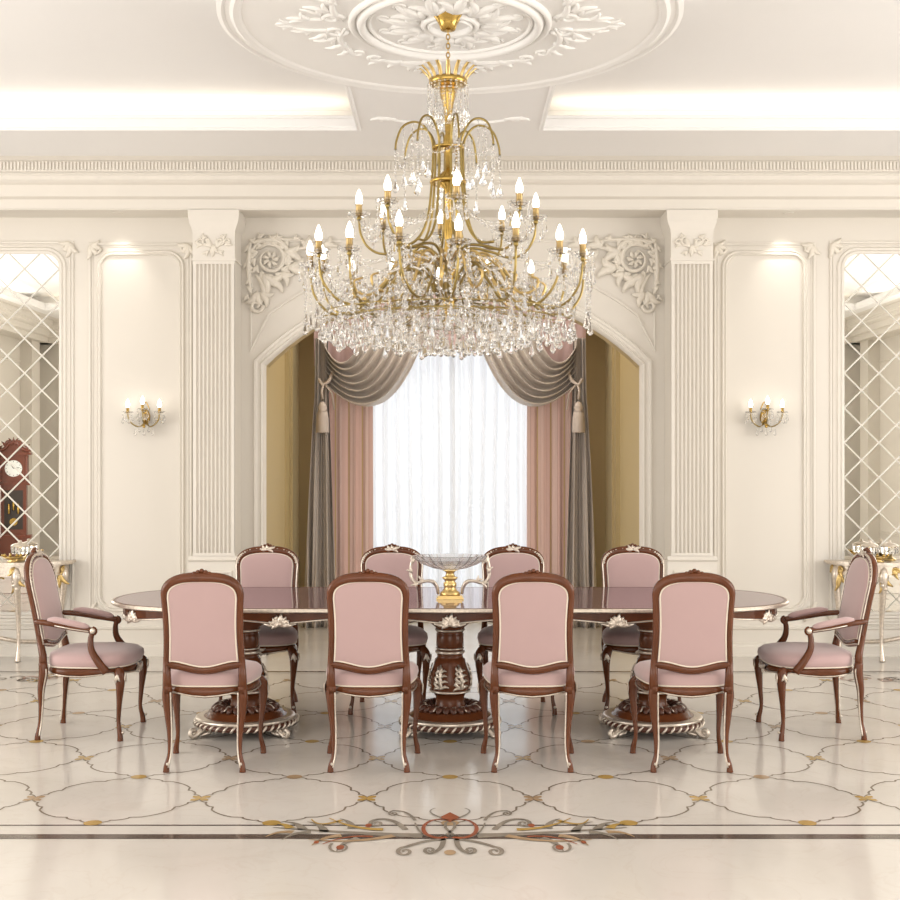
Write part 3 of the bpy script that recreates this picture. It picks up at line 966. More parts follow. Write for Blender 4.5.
for k in range(4):        # four groups of C-scrolls outside the ring
    a = 2 * PI * k / 4
    def t3(x, y): return (x * math.cos(a) - y * math.sin(a), x * math.sin(a) + y * math.cos(a), -0.016)
    for sy in (-1, 1):
        S_ = [([(p[0], sy * p[1]) for p in bezier2((0.60, 0.06), (0.70, 0.26), (0.58, 0.46), 14)], [0.012, 0.034, 0.024, 0.012]),
              ([(p[0], sy * p[1]) for p in spiral(0.66, 0.10, 0.07, 0.015, PI, -1.3, 18)], [0.026, 0.02, 0.012]),
              ([(p[0], sy * p[1]) for p in bezier2((0.70, 0.08), (0.86, 0.10), (0.92, 0.02), 10)], [0.02, 0.024, 0.008]),
              ([(p[0], sy * p[1]) for p in spiral(0.56, 0.46, 0.05, 0.012, 0, 1.2, 16)], [0.022, 0.018, 0.01])]
        for (x, y, an, l) in ((0.66, 0.2, 0.7, 0.16), (0.62, 0.3, 0.9, 0.16), (0.60, 0.4, 1.2, 0.14), (0.78, 0.08, 0.4, 0.14), (0.72, 0.14, 1.0, 0.14), (0.9, 0.03, 0.0, 0.1)):
            S_ += [([(p[0], sy * p[1]) for p in pts], w) for pts, w in leaf_strokes(x, y, an, l, 3, 0.5)]
        relief(mb, S_, t3, up, flat=0.9, scale=0.65)
mb.build('outer_scrolls', M['plaster'], med)
# ribbon scroll on the strip in front of the medallion
mb = MB()
S_ = []
for sx in (-1, 1):
    S_.append(([(sx * p[0], p[1]) for p in bezier2((0.0, -0.10), (0.2, 0.16), (0.42, -0.02), 14)], [0.022, 0.02, 0.014]))
    S_.append(([(sx * p[0], p[1]) for p in bezier2((0.40, -0.02), (0.52, -0.10), (0.58, 0.0), 10)], [0.014, 0.02, 0.01]))
    S_ += [([(sx * p[0], p[1]) for p in pts], w) for pts, w in leaf_strokes(0.42, -0.02, -0.3, 0.12, 3, 0.4)]
relief(mb, S_, lambda x, y: (x, 8.83 + y, ZL - 0.004), (0, 0, -1), flat=0.9)
o = mb.build('trim_20', M['plaster']); struct(o, 'plaster ribbon scroll on the ceiling strip')

# ------------------------------------------------------------------ chandelier
CX, CY_ = -0.011, 6.75
CS = 1 / 179.3
def cz(py): return CH + (HY - py) * CS
ch = empty('chandelier', (CX, CY_, ZL))
tag(ch, 'grand gilt chandelier with tiers of lit candle bulbs and hanging crystal drops', 'chandelier')
def L(z): return z - ZL
mb = MB().lathe([(0.022, L(cz(31))), (0.040, L(cz(30))), (0.050, L(cz(25))), (0.062, L(cz(21))), (0.078, L(cz(18))), (0.084, L(cz(16))), (0.084, 0.0)], seg=28)
mb.build('canopy', M['gold'], ch)
mb = MB()
zt_, zb_ = L(cz(30)), L(cz(62))
nl = 7
for i in range(nl):
    zc_ = zt_ + (zb_ - zt_) * (i + 0.5) / nl
    h = abs(zt_ - zb_) / nl * 0.68
    pts = []
    for k in range(12):
        a = 2 * PI * k / 12
        u, v = 0.010 * math.cos(a), h * math.sin(a)
        pts.append((u, 0, zc_ + v) if i % 2 else (0, u, zc_ + v))
    mb.tube(pts, 0.003, seg=6, closed=True)
mb.build('chain', M['gold'], ch)
# stem
mb = MB().lathe([(0.0, L(cz(330))), (0.02, L(cz(326))), (0.03, L(cz(310))), (0.045, L(cz(300))), (0.03, L(cz(290))), (0.035, L(cz(276))), (0.05, L(cz(270))), (0.03, L(cz(262))), (0.018, L(cz(240))),
                 (0.03, L(cz(232))), (0.02, L(cz(222))), (0.02, L(cz(190))), (0.055, L(cz(184))), (0.06, L(cz(180))), (0.055, L(cz(176))), (0.018, L(cz(170))), (0.016, L(cz(150))),
                 (0.028, L(cz(145))), (0.028, L(cz(140))), (0.016, L(cz(134))), (0.022, L(cz(115))), (0.03, L(cz(105))), (0.045, L(cz(95))), (0.05, L(cz(88))), (0.02, L(cz(80))), (0.012, L(cz(64))), (0.004, L(cz(60)))], seg=16)
mb.build('stem', M['gold'], ch)
# crown
mb = MB().lathe([(0.085, L(cz(86))), (0.104, L(cz(85))), (0.108, L(cz(81))), (0.100, L(cz(79))), (0.085, L(cz(80)))], seg=32)
crown = mb.build('crown', M['gold'], ch)
for k in range(16):
    a = 2 * PI * k / 16
    pts = [(0.098, L(cz(84))), (0.106, L(cz(78))), (0.125, L(cz(73))), (0.155, L(cz(68.5))), (0.172, L(cz(69.5)))]
    P = [(r * math.cos(a), r * math.sin(a), z) for r, z in pts]
    MB().tube(P, [0.008, 0.012, 0.012, 0.011, 0.005], seg=6, up=(math.cos(a), math.sin(a), 0.3), flat=0.35).build('crown_leaf', M['gilt'], crown)
def strand(mb, x, y, z0, z1, r=0.0080, gap=0.0175, jitter=0.0, drop=None, wobble=0.0):
    n = max(1, int((z0 - z1) / gap))
    for i in range(n):
        t = i / n
        mb.bead((x + wobble * math.sin(PI * t), y, z0 - (z0 - z1) * t), r, a0=(i * 0.7) % 1.5)
    if drop:
        mb.drop((x, y, z1), drop[0], drop[1])
mb = MB()
for k in range(22):
    a = 2 * PI * k / 22
    strand(mb, 0.112 * math.cos(a), 0.112 * math.sin(a), L(cz(86)), L(cz(112 + 6 * (k % 2))), drop=(0.013, 0.045))
for k in range(12):
    a = 2 * PI * k / 12 + 0.1
    strand(mb, 0.07 * math.cos(a), 0.07 * math.sin(a), L(cz(90)), L(cz(118)), drop=(0.012, 0.04))
for r_, y_ in ((0.105, 120), (0.085, 127)):
    for k in range(34):
        a = 2 * PI * k / 34
        mb.bead((r_ * math.cos(a), r_ * math.sin(a), L(cz(y_))), 0.008)
mb.build('crown_crystal_fringe', M['crystal'], ch)['kind'] = 'stuff'

def swirl(r, a, z): return (r * math.cos(a), r * math.sin(a), z)
# fountain tubes
for k in range(8):
    a = 2 * PI * k / 8 + 0.2
    prof = [(0.30, 247), (0.22, 246), (0.155, 236), (0.115, 218), (0.095, 190), (0.085, 150), (0.105, 135), (0.15, 125.5), (0.205, 124), (0.26, 130), (0.29, 143), (0.297, 152)]
    pts = spline([swirl(r, a, L(cz(y))) for r, y in prof], 4)
    t = MB().tube(pts, [0.0075, 0.0075, 0.0065, 0.006], seg=6).build('fountain_tube', M['gold_arm'], ch)
    mb = MB()
    for (r_, y0, y1) in ((0.297, 152, 182 + 10 * (k % 2)), (0.25, 131, 168 + 9 * ((k + 1) % 2)), (0.20, 126, 172)):
        strand(mb, *swirl(r_, a, 0)[:2], L(cz(y0)), L(cz(y1)), drop=(0.021, 0.075))
    mb.build('crystal_strand', M['crystal'], t)
mb = MB().lathe([(0.09, L(cz(184))), (0.10, L(cz(184))), (0.104, L(cz(182))), (0.10, L(cz(180))), (0.09, L(cz(180)))], seg=28)
mb.lathe([(0.07, L(cz(150))), (0.09, L(cz(149))), (0.09, L(cz(147))), (0.07, L(cz(146)))], seg=24)
mb.build('tube_collar', M['gold'], ch)

def candle_arm(a, prof, rtip, ycup, tw, droplen):
    """one arm with its glass cup, sleeve, bulb and pendants"""
    cup = L(cz(ycup))
    pts = spline([swirl(r, a + tw * math.sin(PI * min(1, r / rtip)), L(cz(y))) for r, y in prof], 4)
    arm = MB().tube(pts, [0.0085, 0.008, 0.0075, 0.0065], seg=6)
    x, y, _ = swirl(rtip, a, 0)
    arm.ball((x, y, cup - 0.012), (0.014, 0.014, 0.016))
    arm = arm.build('arm', M['gold_arm'], ch)
    # scalloped bobeche
    mb = MB()
    rows = []
    for r, z in ((0.012, 0.0), (0.030, -0.004), (0.052, 0.006), (0.062, 0.020), (0.058, 0.020), (0.050, 0.010), (0.030, 0.001), (0.012, 0.006)):
        rows.append([(x + r * (1 + 0.07 * math.cos(8 * t * 2 * PI / 24)) * math.cos(2 * PI * t / 24), y + r * (1 + 0.07 * math.cos(8 * t * 2 * PI / 24)) * math.sin(2 * PI * t / 24), cup + z) for t in range(24)])
    mb.grid(rows, closed_u=True, smooth=False)
    mb.build('bobeche', M['crystal'], arm)
    MB().lathe([(0.012, 0), (0.018, 0.004), (0.017, 0.055), (0.019, 0.06), (0.018, 0.066), (0.006, 0.067)], (x, y, cup), seg=12).build('candle_sleeve', M['sleeve'], arm)
    MB().lathe([(0.010, 0.064), (0.017, 0.074), (0.0205, 0.090), (0.018, 0.108), (0.011, 0.130), (0.003, 0.150)], (x, y, cup), seg=10).build('bulb', M['bulb'], arm)
    mb = MB()
    for q in range(6):
        b = a + q * PI / 3
        xx, yy = x + 0.058 * math.cos(b), y + 0.058 * math.sin(b)
        n = 2 + (q % 2) * 2
        for i in range(n):
            mb.bead((xx, yy, cup + 0.010 - i * 0.014), 0.006)
        mb.drop((xx, yy, cup + 0.008 - n * 0.014), 0.0115, droplen * (0.85 + 0.3 * (q % 2)), 5)
    if rtip > 0.6:
        for q, (rr, aa, ye) in enumerate(((rtip + 0.03, a - 0.05, 322), (rtip + 0.02, a + 0.05, 314), (rtip - 0.06, a, 326))):
            xx, yy, _ = swirl(rr, aa, 0)
            strand(mb, xx, yy, L(cz(ycup + 6 + (26 if q == 2 else 0))), L(cz(ye)), drop=(0.018, 0.075))
    mb.build('pendant_drops', M['crystal'], arm)
    return arm
NU, NL_ = 8, 16
for k in range(NU):
    a = 2 * PI * k / NU + 0.09
    candle_arm(a, [(0.03, 262), (0.12, 248), (0.24, 250), (0.36, 256), (0.44, 250), (0.485, 236), (0.495, 221)], 0.495, 218, 0.12, 0.06)
for k in range(NL_):
    a = 2 * PI * k / NL_ + 0.07
    dy = 0 if k % 2 else 5
    candle_arm(a, [(0.06, 296), (0.16, 272), (0.28, 270), (0.40, 290), (0.53, 310 + dy * 0.5), (0.66, 308 + dy), (0.745, 290 + dy), (0.765, 268 + dy)], 0.765, 264 + dy, 0.10 * (1 if k % 2 else -1), 0.07)
# gilt curls of the body
for k in range(16):
    a = 2 * PI * k / 16 + 0.2
    prof = [(0.10, 262), (0.22, 256), (0.30, 266), (0.36, 284), (0.44, 298), (0.52, 296), (0.54, 286), (0.49, 282)]
    pts = spline([swirl(r, a + 0.25 * r, L(cz(y))) for r, y in prof], 3)
    MB().tube(pts, [0.007, 0.009, 0.006], seg=6).build('gilt_curl', M['gilt'], ch)
for r_, y_, t_ in ((0.70, 316, 0.003), (0.62, 321, 0.003), (0.52, 318, 0.003), (0.42, 318, 0.003), (0.30, 322, 0.003)):
    mb = MB()
    mb.tube([swirl(r_, 2 * PI * i / 48, L(cz(y_))) for i in range(48)], t_, seg=6, closed=True)
    for i in range(6):
        a = 2 * PI * i / 6
        mb.tube([swirl(0.05, a, L(cz(300))), swirl(r_ * 0.6, a + 0.1, L(cz(300 + 0.6 * (y_ - 300)))), swirl(r_, a, L(cz(y_)))], 0.004, seg=5)
    mb.build('basket_ring', M['gold_arm'], ch)
# pendants: the 96 big ones of the outer rings are parts, the others one mass
big = []
for k in range(48):
    big.append((0.70, 2 * PI * k / 48 + 0.03, 317, 325 + 4 * (k % 2), 0.018, 0.075))
for k in range(48):
    big.append((0.62, 2 * PI * k / 48, 321, 329 + 4 * (k % 3), 0.018, 0.078))
for r_, a, y0, y1, dr, dh in big:
    mb = MB()
    x, y, _ = swirl(r_, a, 0)
    strand(mb, x, y, L(cz(y0)), L(cz(y1)), r=0.0075)
    mb.drop((x, y, L(cz(y1))), dr, dh, 6, a)
    mb.build('crystal_drop', M['crystal'], ch)
mb = MB()
for r_, n, y0, y1, s2 in ((0.57, 44, 318, 328, 6), (0.52, 40, 318, 332, 8), (0.46, 34, 316, 333, 8), (0.41, 34, 318, 338, 6), (0.34, 26, 316, 339, 6), (0.28, 22, 318, 342, 4), (0.20, 14, 314, 342, 4), (0.10, 8, 314, 343, 3)):
    for k in range(n):
        a = 2 * PI * (k + 0.3 * random.random()) / n
        x, y, _ = swirl(r_, a, 0)
        ye = y1 - s2 * random.random()
        strand(mb, x, y, L(cz(y0 - 4)), L(cz(ye)), r=0.0080, gap=0.018)
        mb.drop((x, y, L(cz(ye))), 0.016, 0.065 + 0.014 * random.random(), 5, a)
mb.build('crystal_fringe', M['crystal'], ch)['kind'] = 'stuff'
# bead garlands filling the body
mb = MB()
def garland(p, q, sag, n):
    for i in range(n + 1):
        t = i / n
        mb.bead((p[0] + (q[0] - p[0]) * t, p[1] + (q[1] - p[1]) * t, p[2] + (q[2] - p[2]) * t - sag * 4 * t * (1 - t)), 0.0085, i)
for k in range(16):
    a0, a1 = 2 * PI * k / 16 + 0.07, 2 * PI * (k + 1) / 16 + 0.07
    garland(swirl(0.765, a0, L(cz(268))), swirl(0.765, a1, L(cz(268))), 0.07, 18)
    garland(swirl(0.765, a0, L(cz(270))), swirl(0.30, a0 + 0.1, L(cz(264))), 0.09, 26)
    garland(swirl(0.62, a0, L(cz(300))), swirl(0.62, a1, L(cz(300))), 0.05, 14)
    garland(swirl(0.30, a0, L(cz(264))), swirl(0.30, a1, L(cz(264))), 0.05, 9)
for k in range(8):
    a0, a1 = 2 * PI * k / 8 + 0.12, 2 * PI * (k + 1) / 8 + 0.12
    garland(swirl(0.495, a0, L(cz(222))), swirl(0.495, a1, L(cz(222))), 0.08, 22)
    garland(swirl(0.495, a0, L(cz(222))), swirl(0.10, a0, L(cz(206))), 0.10, 22)
    garland(swirl(0.297, 2 * PI * k / 8 + 0.2, L(cz(152))), swirl(0.297, 2 * PI * (k + 1) / 8 + 0.2, L(cz(152))), 0.07, 14)
for i in range(760):
    a = random.random() * 2 * PI; r_ = 0.12 + 0.60 * random.random(); y_ = 262 + 54 * random.random()
    if y_ < 250 + 40 * (r_ / 0.65): y_ += 22
    x, y, _ = swirl(r_, a, 0)
    if i % 2: mb.drop((x, y, L(cz(y_))), 0.013, 0.055, 5, a)
    else: mb.bead((x, y, L(cz(y_))), 0.011, a)
mb.build('bead_garlands', M['crystal'], ch)['kind'] = 'stuff'
mb = MB().ball((0, 0, L(cz(352))), 0.027, 8, 6, smooth=False)
mb.build('bottom_ball', M['crystal'], ch)

# ------------------------------------------------------------------ wall sconces
def sconce():
    e = empty('wall_sconce')
    # origin at the wall, +y towards wall, body sticks out to -y
    mb = MB().lathe([(0.0, -0.06), (0.02, -0.05), (0.034, -0.02), (0.036, 0.02), (0.026, 0.05), (0.012, 0.07), (0.0, 0.075)], (0, -0.012, 0), seg=16)
    mb.lathe([(0.010, 0.045), (0.022, 0.06), (0.024, 0.075), (0.012, 0.08), (0.0, 0.081)], (0, -0.10, -0.0), seg=14)
    mb.tube([(0, 0, 0.0), (0, -0.05, -0.01), (0, -0.10, 0.04)], 0.008)
    mb.ball((0, -0.09, -0.075), 0.014)
    mb.tube([(0, -0.06, -0.03), (0, -0.09, -0.075)], 0.007)
    mb.build('backplate', M['gold'], e)
    for sx, sc_ in ((-1, 1), (0, 1.0), (1, 1)):
        if sx:
            pts = spline([(0, -0.03, -0.03), (sx * 0.04, -0.06, -0.075), (sx * 0.09, -0.085, -0.06), (sx * 0.125, -0.095, -0.02), (sx * 0.135, -0.10, 0.03)], 5)
            x, z = sx * 0.135, 0.035
        else:
            pts = spline([(0, -0.03, -0.03), (0, -0.07, -0.05), (0, -0.12, -0.02), (0, -0.135, 0.05)], 5)
            x, z = 0, 0.06
        y = -0.10 if sx else -0.135
        arm = MB().tube(pts, 0.006, seg=6).build('arm', M['gold_arm'], e)
        MB().lathe([(0.010, 0), (0.028, 0.004), (0.045, 0.014), (0.042, 0.016), (0.026, 0.008), (0.010, 0.004)], (x, y, z), seg=16, smooth=False).build('bobeche', M['crystal'], arm)
        MB().lathe([(0.011, 0.0), (0.013, 0.004), (0.012, 0.05), (0.006, 0.051)], (x, y, z), seg=12).build('candle_sleeve', M['gold'], arm)
        MB().lathe([(0.009, 0.05), (0.016, 0.062), (0.0185, 0.076), (0.015, 0.094), (0.008, 0.11), (0.002, 0.122)], (x, y, z), seg=10).build('bulb', M['bulb'], arm)
        mb = MB()
        for q in range(6):
            b = q * PI / 3
            strand(mb, x + 0.042 * math.cos(b), y + 0.042 * math.sin(b), z + 0.01, z - 0.012 - 0.02 * (q % 2), drop=(0.012, 0.055))
        mb.build('pendant_drops', M['crystal'], arm)
    mb = MB()
    for x in (-0.075, 0, 0.075):
        strand(mb, x, -0.085, -0.07, -0.095, drop=(0.014, 0.06))
    for x in (-0.04, 0.04):
        strand(mb, x, -0.085, -0.03, -0.07, drop=(0.013, 0.055))
    mb.build('lower_drops', M['crystal'], e)
    mb = MB()
    mb.tube(spline([(-0.035, -0.03, 0.07), (0, -0.03, 0.135), (0.035, -0.03, 0.07)], 6), 0.0045, seg=6)
    mb.build('top_loop', M['gold'], e)
    return e
zs = CH + (HY - 418) * WY / F
s1 = sconce(); s1.location = (PX(146.5), WY, zs)
tag(s1, 'gilt three-candle crystal wall light on the panel left of the arch', 'wall light')
s2 = copy_tree(s1); s2.location = (PX(763.5), WY, zs)
tag(s2, 'gilt three-candle crystal wall light on the panel right of the arch', 'wall light')

# ------------------------------------------------------------------ mirrors
def wall_mirror(sx, label):
    x_in = PX(60) if sx < 0 else PX(843.5)
    x_out = x_in + sx * 1.9
    x0, x1 = sorted((x_in, x_out))
    z0, z1 = PZ(612), PZ(254)
    e = empty('wall_mirror', ((x0 + x1) / 2, WY, z0))
    tag(e, label, 'mirror')
    ox, oz = (x0 + x1) / 2, z0
    out = round_rect(x0, x1, z0, z1, 0.12)
    MB().add([(p[0] - ox, -0.016, p[1] - oz) for p in out], [tuple(range(len(out)))]).build('mirror_glass', M['mirror'], e)
    mb = MB()
    rr = round_rect(x0, x1, z0, z1, 0.12)
    w3 = lambda p, h: (p[0] - ox, -h, p[1] - oz)
    mb.mould(rr, [(0.004, 0.014), (0.0, 0.024), (-0.02, 0.026), (-0.03, 0.014), (-0.05, 0.014), (-0.06, 0.0)], w3, True)
    mb.mould(rect(x0 - 0.11, x1 + 0.11, z0 - 0.10, z1 + 0.10), thin(0.012, 0.014), w3, True)
    mb.mould(rect(x0 - 0.088, x1 + 0.088, z0 - 0.078, z1 + 0.078), thin(0.006, 0.008), w3, True)
    fr = mb.build('frame', M['trim'], e)
    mb = MB()
    for s_, xx in ((1, x0 - 0.11), (-1, x1 + 0.11)):
        for sz, z_ in ((1, z0 - 0.10), (-1, z1 + 0.10)):
            relief(mb, small_corner(s_, sz), lambda x, y: (xx + x - ox, -0.012, z_ + y - oz), (0, -1, 0), flat=0.8)
    mb.build('corner_leaves', M['ornament'], fr)
    # diagonal bevels, clipped to the glass
    sp_ = 0.298
    zr = PZ(304)
    for d in (1, -1):       # slope
        mb = MB()
        for k in range(-12, 24):
            # line z = zr + k*sp + d*(x - x_in)
            pts = []
            for x in (x0 + 0.001, x1 - 0.001):
                pts.append((x, zr + k * sp_ + d * (x - x_in)))
            (xa, za), (xb, zb) = pts
            def clip(xa, za, xb, zb):
                ts = [0.0, 1.0]
                lo, hi = 0.0, 1.0
                for val, dv in ((za, zb - za),):
                    t0 = (z0 - val) / dv; t1 = (z1 - val) / dv
                    lo, hi = max(lo, min(t0, t1)), min(hi, max(t0, t1))
                return lo, hi
            lo, hi = clip(xa, za, xb, zb)
            if hi - lo < 0.03: continue
            A = Vector((xa + (xb - xa) * lo, za + (zb - za) * lo)); B = Vector((xa + (xb - xa) * hi, za + (zb - za) * hi))
            mb.mould([A, B], [(-0.007, 0.0165), (0.0, 0.021), (0.007, 0.0165)], w3)
        mb.build('bevel_lines', M['bevel'], e)
    return e
wall_mirror(-1, 'tall diamond-lattice mirror panel in the wall at the left edge')
wall_mirror(1, 'tall diamond-lattice mirror panel in the wall at the right edge')

# ------------------------------------------------------------------ window and curtains
win = empty('window_1', (WX, AY, 0)); struct(win, 'tall alcove window behind the sheer curtain')
mb = MB()
for x in (-WHW, -0.03, WHW - 0.06):
    mb.box(x, x + 0.06, 0.03, 0.10, 0.0, WZ1)
for z in (0.0, WZ1 - 0.06):
    mb.box(-WHW, WHW, 0.03, 0.10, z, z + 0.06)
fr = mb.build('window_frame', M['white_frame'], win)
MB().box(-WHW, WHW, 0.06, 0.068, 0.0, WZ1).build('window_pane', M['glass'], win)

def cloth(name, material, x0f, x1f, z0, z1, Y, fold, amp, nx=80, nz=24, parent=None, phase=0.0, origin=(0, 0, 0)):
    """hanging cloth: x0f(t), x1f(t) left and right edges with t=0 top; returns a mesh object"""
    rows = []
    for j in range(nz + 1):
        t = j / nz
        z = z1 + (z0 - z1) * t
        xa, xb = x0f(t), x1f(t)
        row = []
        for i in range(nx + 1):
            u = i / nx
            a = amp * (0.55 + 0.45 * t)
            y = Y + a * (math.sin(2 * PI * fold * u + phase + 0.7 * math.sin(3.1 * u * fold * 0.37 + 2 * t)) + 0.4 * math.sin(2 * PI * fold * 2.3 * u + 1.3 + phase))
            row.append((xa + (xb - xa) * u + 0.15 * a * math.sin(7 * t + 9 * u) - origin[0], y - origin[1], z - origin[2]))
        rows.append(row)
    return MB().grid(rows, smooth=True).build(name, material, parent)
YS = 12.62
def SXp(px, Y): return (px - 450) * Y / F
o = cloth('sheer_curtain', M['sheer'], lambda t: SXp(345, YS), lambda t: SXp(556, YS), 0.02, 3.45, YS, 15, 0.050, nx=420, nz=10)
tag(o, 'white sheer voile curtain glowing in the middle of the window', 'curtain')
YP = 12.48
for sx, lab in ((-1, 'pink striped satin curtain panel left of the white sheer'), (1, 'pink striped satin curtain panel right of the white sheer')):
    if sx < 0: a, b = SXp(322, YP), SXp(373, YP)
    else: a, b = SXp(527, YP), SXp(577, YP)
    o = cloth('striped_curtain', M['stripe'], lambda t: a, lambda t: b, 0.02, 3.42, YP, 4.3, 0.014, nx=60, nz=8, phase=0.5)
    tag(o, lab, 'curtain')
# pelmet
YM = 12.36
rows = []
for j in range(9):
    t = j / 8
    row = []
    for i in range(121):
        u = i / 120
        px = 314 + (586 - 314) * u
        bottom = 350 + 16 * abs(math.cos(PI * u * 1.0)) ** 2
        py = 262 + (bottom - 262) * t
        row.append((SXp(px, YM), YM + 0.012 * math.sin(2 * PI * 21 * u), CH + (HY - py) * YM / F))
    rows.append(row)
o = MB().grid(rows).build('pelmet', M['mauve_cloth'])
tag(o, 'mauve pleated cloth pelmet across the top of the window', 'pelmet')
mb = MB()
rod = mb.tube([(SXp(308, 12.42), 12.42, 3.44), (SXp(592, 12.42), 12.42, 3.44)], 0.02).build('curtain_rail', M['gold'])
tag(rod, 'brass curtain rail behind the pelmet', 'curtain rail')

def drape(sx, label):
    """swag and tail; pixel layout given for the left side and mirrored about the centre"""
    Yg = 12.22
    def P(px, py, dy=0.0):
        x = SXp(px, Yg) if sx < 0 else 2 * 0.0 + SXp(900 - px + 1, Yg)
        return Vector((x, Yg + dy, CH + (HY - py) * Yg / F))
    base = P(320, 610)
    e = empty('swagged_drape', (base.x, Yg, 0.0))
    tag(e, label, 'curtain')
    off = Vector((base.x, Yg, 0.0))
    # tail
    rows = []
    nz, nx = 30, 90
    for j in range(nz + 1):
        t = j / nz
        py = 338 + (630 - 338) * t
        if t < 0.2: xa, xb = 315 - 1 * t / 0.2, 328 + 1 * (t / 0.2)
        else:
            q = (t - 0.2) / 0.8
            xa, xb = 314 - 12 * q ** 0.8, 329 + 9 * q ** 0.9
        row = []
        for i in range(nx + 1):
            u = i / nx
            am = 0.038 + 0.03 * t
            d = am * math.sin(2 * PI * (4.2 * u + 0.5 * math.sin(5.1 * u)) + 1.4 * math.sin(2.6 * t + 5 * u)) + 0.45 * am * math.sin(2 * PI * 8.3 * u + 2 + 1.5 * t)
            p = P(xa + (xb - xa) * u, py, d)
            row.append(p - off)
        rows.append(row)
    z_end = rows[-1][0].z
    rows.append([V(p.x, p.y, 0.02) for p in rows[-1]])
    MB().grid(rows).build('tail', M['grey_cloth'], e)
    # swag
    rows = []
    nv, nu = 70, 26
    for j in range(nv + 1):
        v = j / nv
        p0 = Vector((324 + 2 * v, 342 + 44 * v)); p2 = Vector((368 + 62 * v, 318 - 0 * v))
        c0 = Vector((346, 392)); c1 = Vector((392, 452))
        c = c0 + (c1 - c0) * v
        row = []
        for i in range(nu + 1):
            u = i / nu
            q = (1 - u) ** 2 * p0 + 2 * u * (1 - u) * c + u * u * p2
            env = 0.35 + 0.65 * math.sin(PI * min(1, 0.12 + 0.88 * u))
            ph = 2 * PI * 7.0 * v + 0.8 * math.sin(2.5 * u + 5 * v)
            d = -0.10 * math.sin(PI * u) - 0.115 * env * (abs(math.sin(ph / 2)) ** 0.8 * 2 - 1) - 0.05 * v * math.sin(PI * u) 
            w = 2.4 * env * math.sin(ph)
            row.append(P(q.x, q.y + w, d) - off)
        rows.append(row)
    MB().grid(rows).build('swag', M['grey_cloth'], e)
    # rope, tassel
    mb = MB()
    mb.tube([P(320, 380, -0.10) - off, P(324, 386, -0.12) - off, P(330, 382, -0.11) - off, P(334, 372, -0.06) - off], 0.018, seg=8)
    pts = [P(325, 384, -0.12), P(323, 392, -0.13), P(324, 400, -0.13)]
    mb.tube([p - off for p in pts], 0.012)
    tc_ = P(324, 408, -0.13) - off
    k = Yg / F
    mb.lathe([(0.0, 6 * k), (0.025, 5 * k), (0.04, 2 * k), (0.045, 0), (0.035, -3 * k), (0.05, -4 * k)], tc_, seg=16)
    mb.lathe([(0.06, -25 * k), (0.062, -24 * k), (0.055, -10 * k), (0.045, -4 * k)], tc_, seg=30, flute=lambda a, z: 0.08 * math.cos(15 * a))
    mb.tube([P(327, 386, -0.12) - off, P(333, 394, -0.10) - off, P(335, 410, -0.08) - off], 0.009)
    mb.build('tassel', M['tassel'], e)
drape(-1, 'grey taupe satin drape swagged over the left side of the window')
drape(1, 'grey taupe satin drape swagged over the right side of the window')
# ------------------------------------------------------------------ dining table
TYc, TZ = 7.70, 0.80
THX, THY = 2.13, 0.635
tb = empty('dining_table', (0, TYc, 0))
tag(tb, 'long walnut pedestal dining table with glossy top and silver edging', 'dining table')
def table_outline(off=0.0, n=22):
    """rounded-end outline, counter clockwise"""
    P = []
    a = 0.80
    hx, hy = THX + off, THY + off
    a = a + off
    e = 2 / 2.2
    def sp(v): return math.copysign(abs(v) ** e, v)
    for i in range(n + 1):
        t = -PI / 2 + PI * i / n
        P.append((hx - a + a * sp(math.cos(t)), hy * sp(math.sin(t))))
    for i in range(n + 1):
        t = PI / 2 + PI * i / n
        P.append((-hx + a + a * sp(math.cos(t)), hy * sp(math.sin(t))))
    # subdivide the straights for the apron wave
    Q = []
    for i in range(len(P)):
        p, q = Vector(P[i]), Vector(P[(i + 1) % len(P)])
        m_ = max(1, int((q - p).length / 0.04))
        for k in range(m_):
            Q.append(p + (q - p) * k / m_)
    return Q
def layer(off, z):
    return [(p[0], p[1], z) for p in table_outline(off)]
mb = MB()
mb.grid([layer(-0.03, TZ - 0.01), layer(-0.03, TZ)], closed_u=True, smooth=False)
mb.add(layer(-0.03, TZ), [tuple(range(len(layer(0, 0))))])
mb.build('tabletop', M['lacquer'], tb)
mb = MB()
mb.grid([layer(-0.03, TZ - 0.02), layer(-0.03, TZ + 0.0005), layer(-0.012, TZ + 0.0005), layer(-0.012, TZ - 0.01)], closed_u=True, smooth=False)
mb.build('top_border', M['wood'], tb)
mb = MB()
mb.grid([layer(-0.012, TZ - 0.002), layer(-0.004, TZ - 0.001), layer(0.0, TZ - 0.008), layer(0.0, TZ - 0.02), layer(-0.010, TZ - 0.026), layer(-0.03, TZ - 0.028)], closed_u=True, smooth=False)
mb.build('silver_edge', M['silver'], tb)
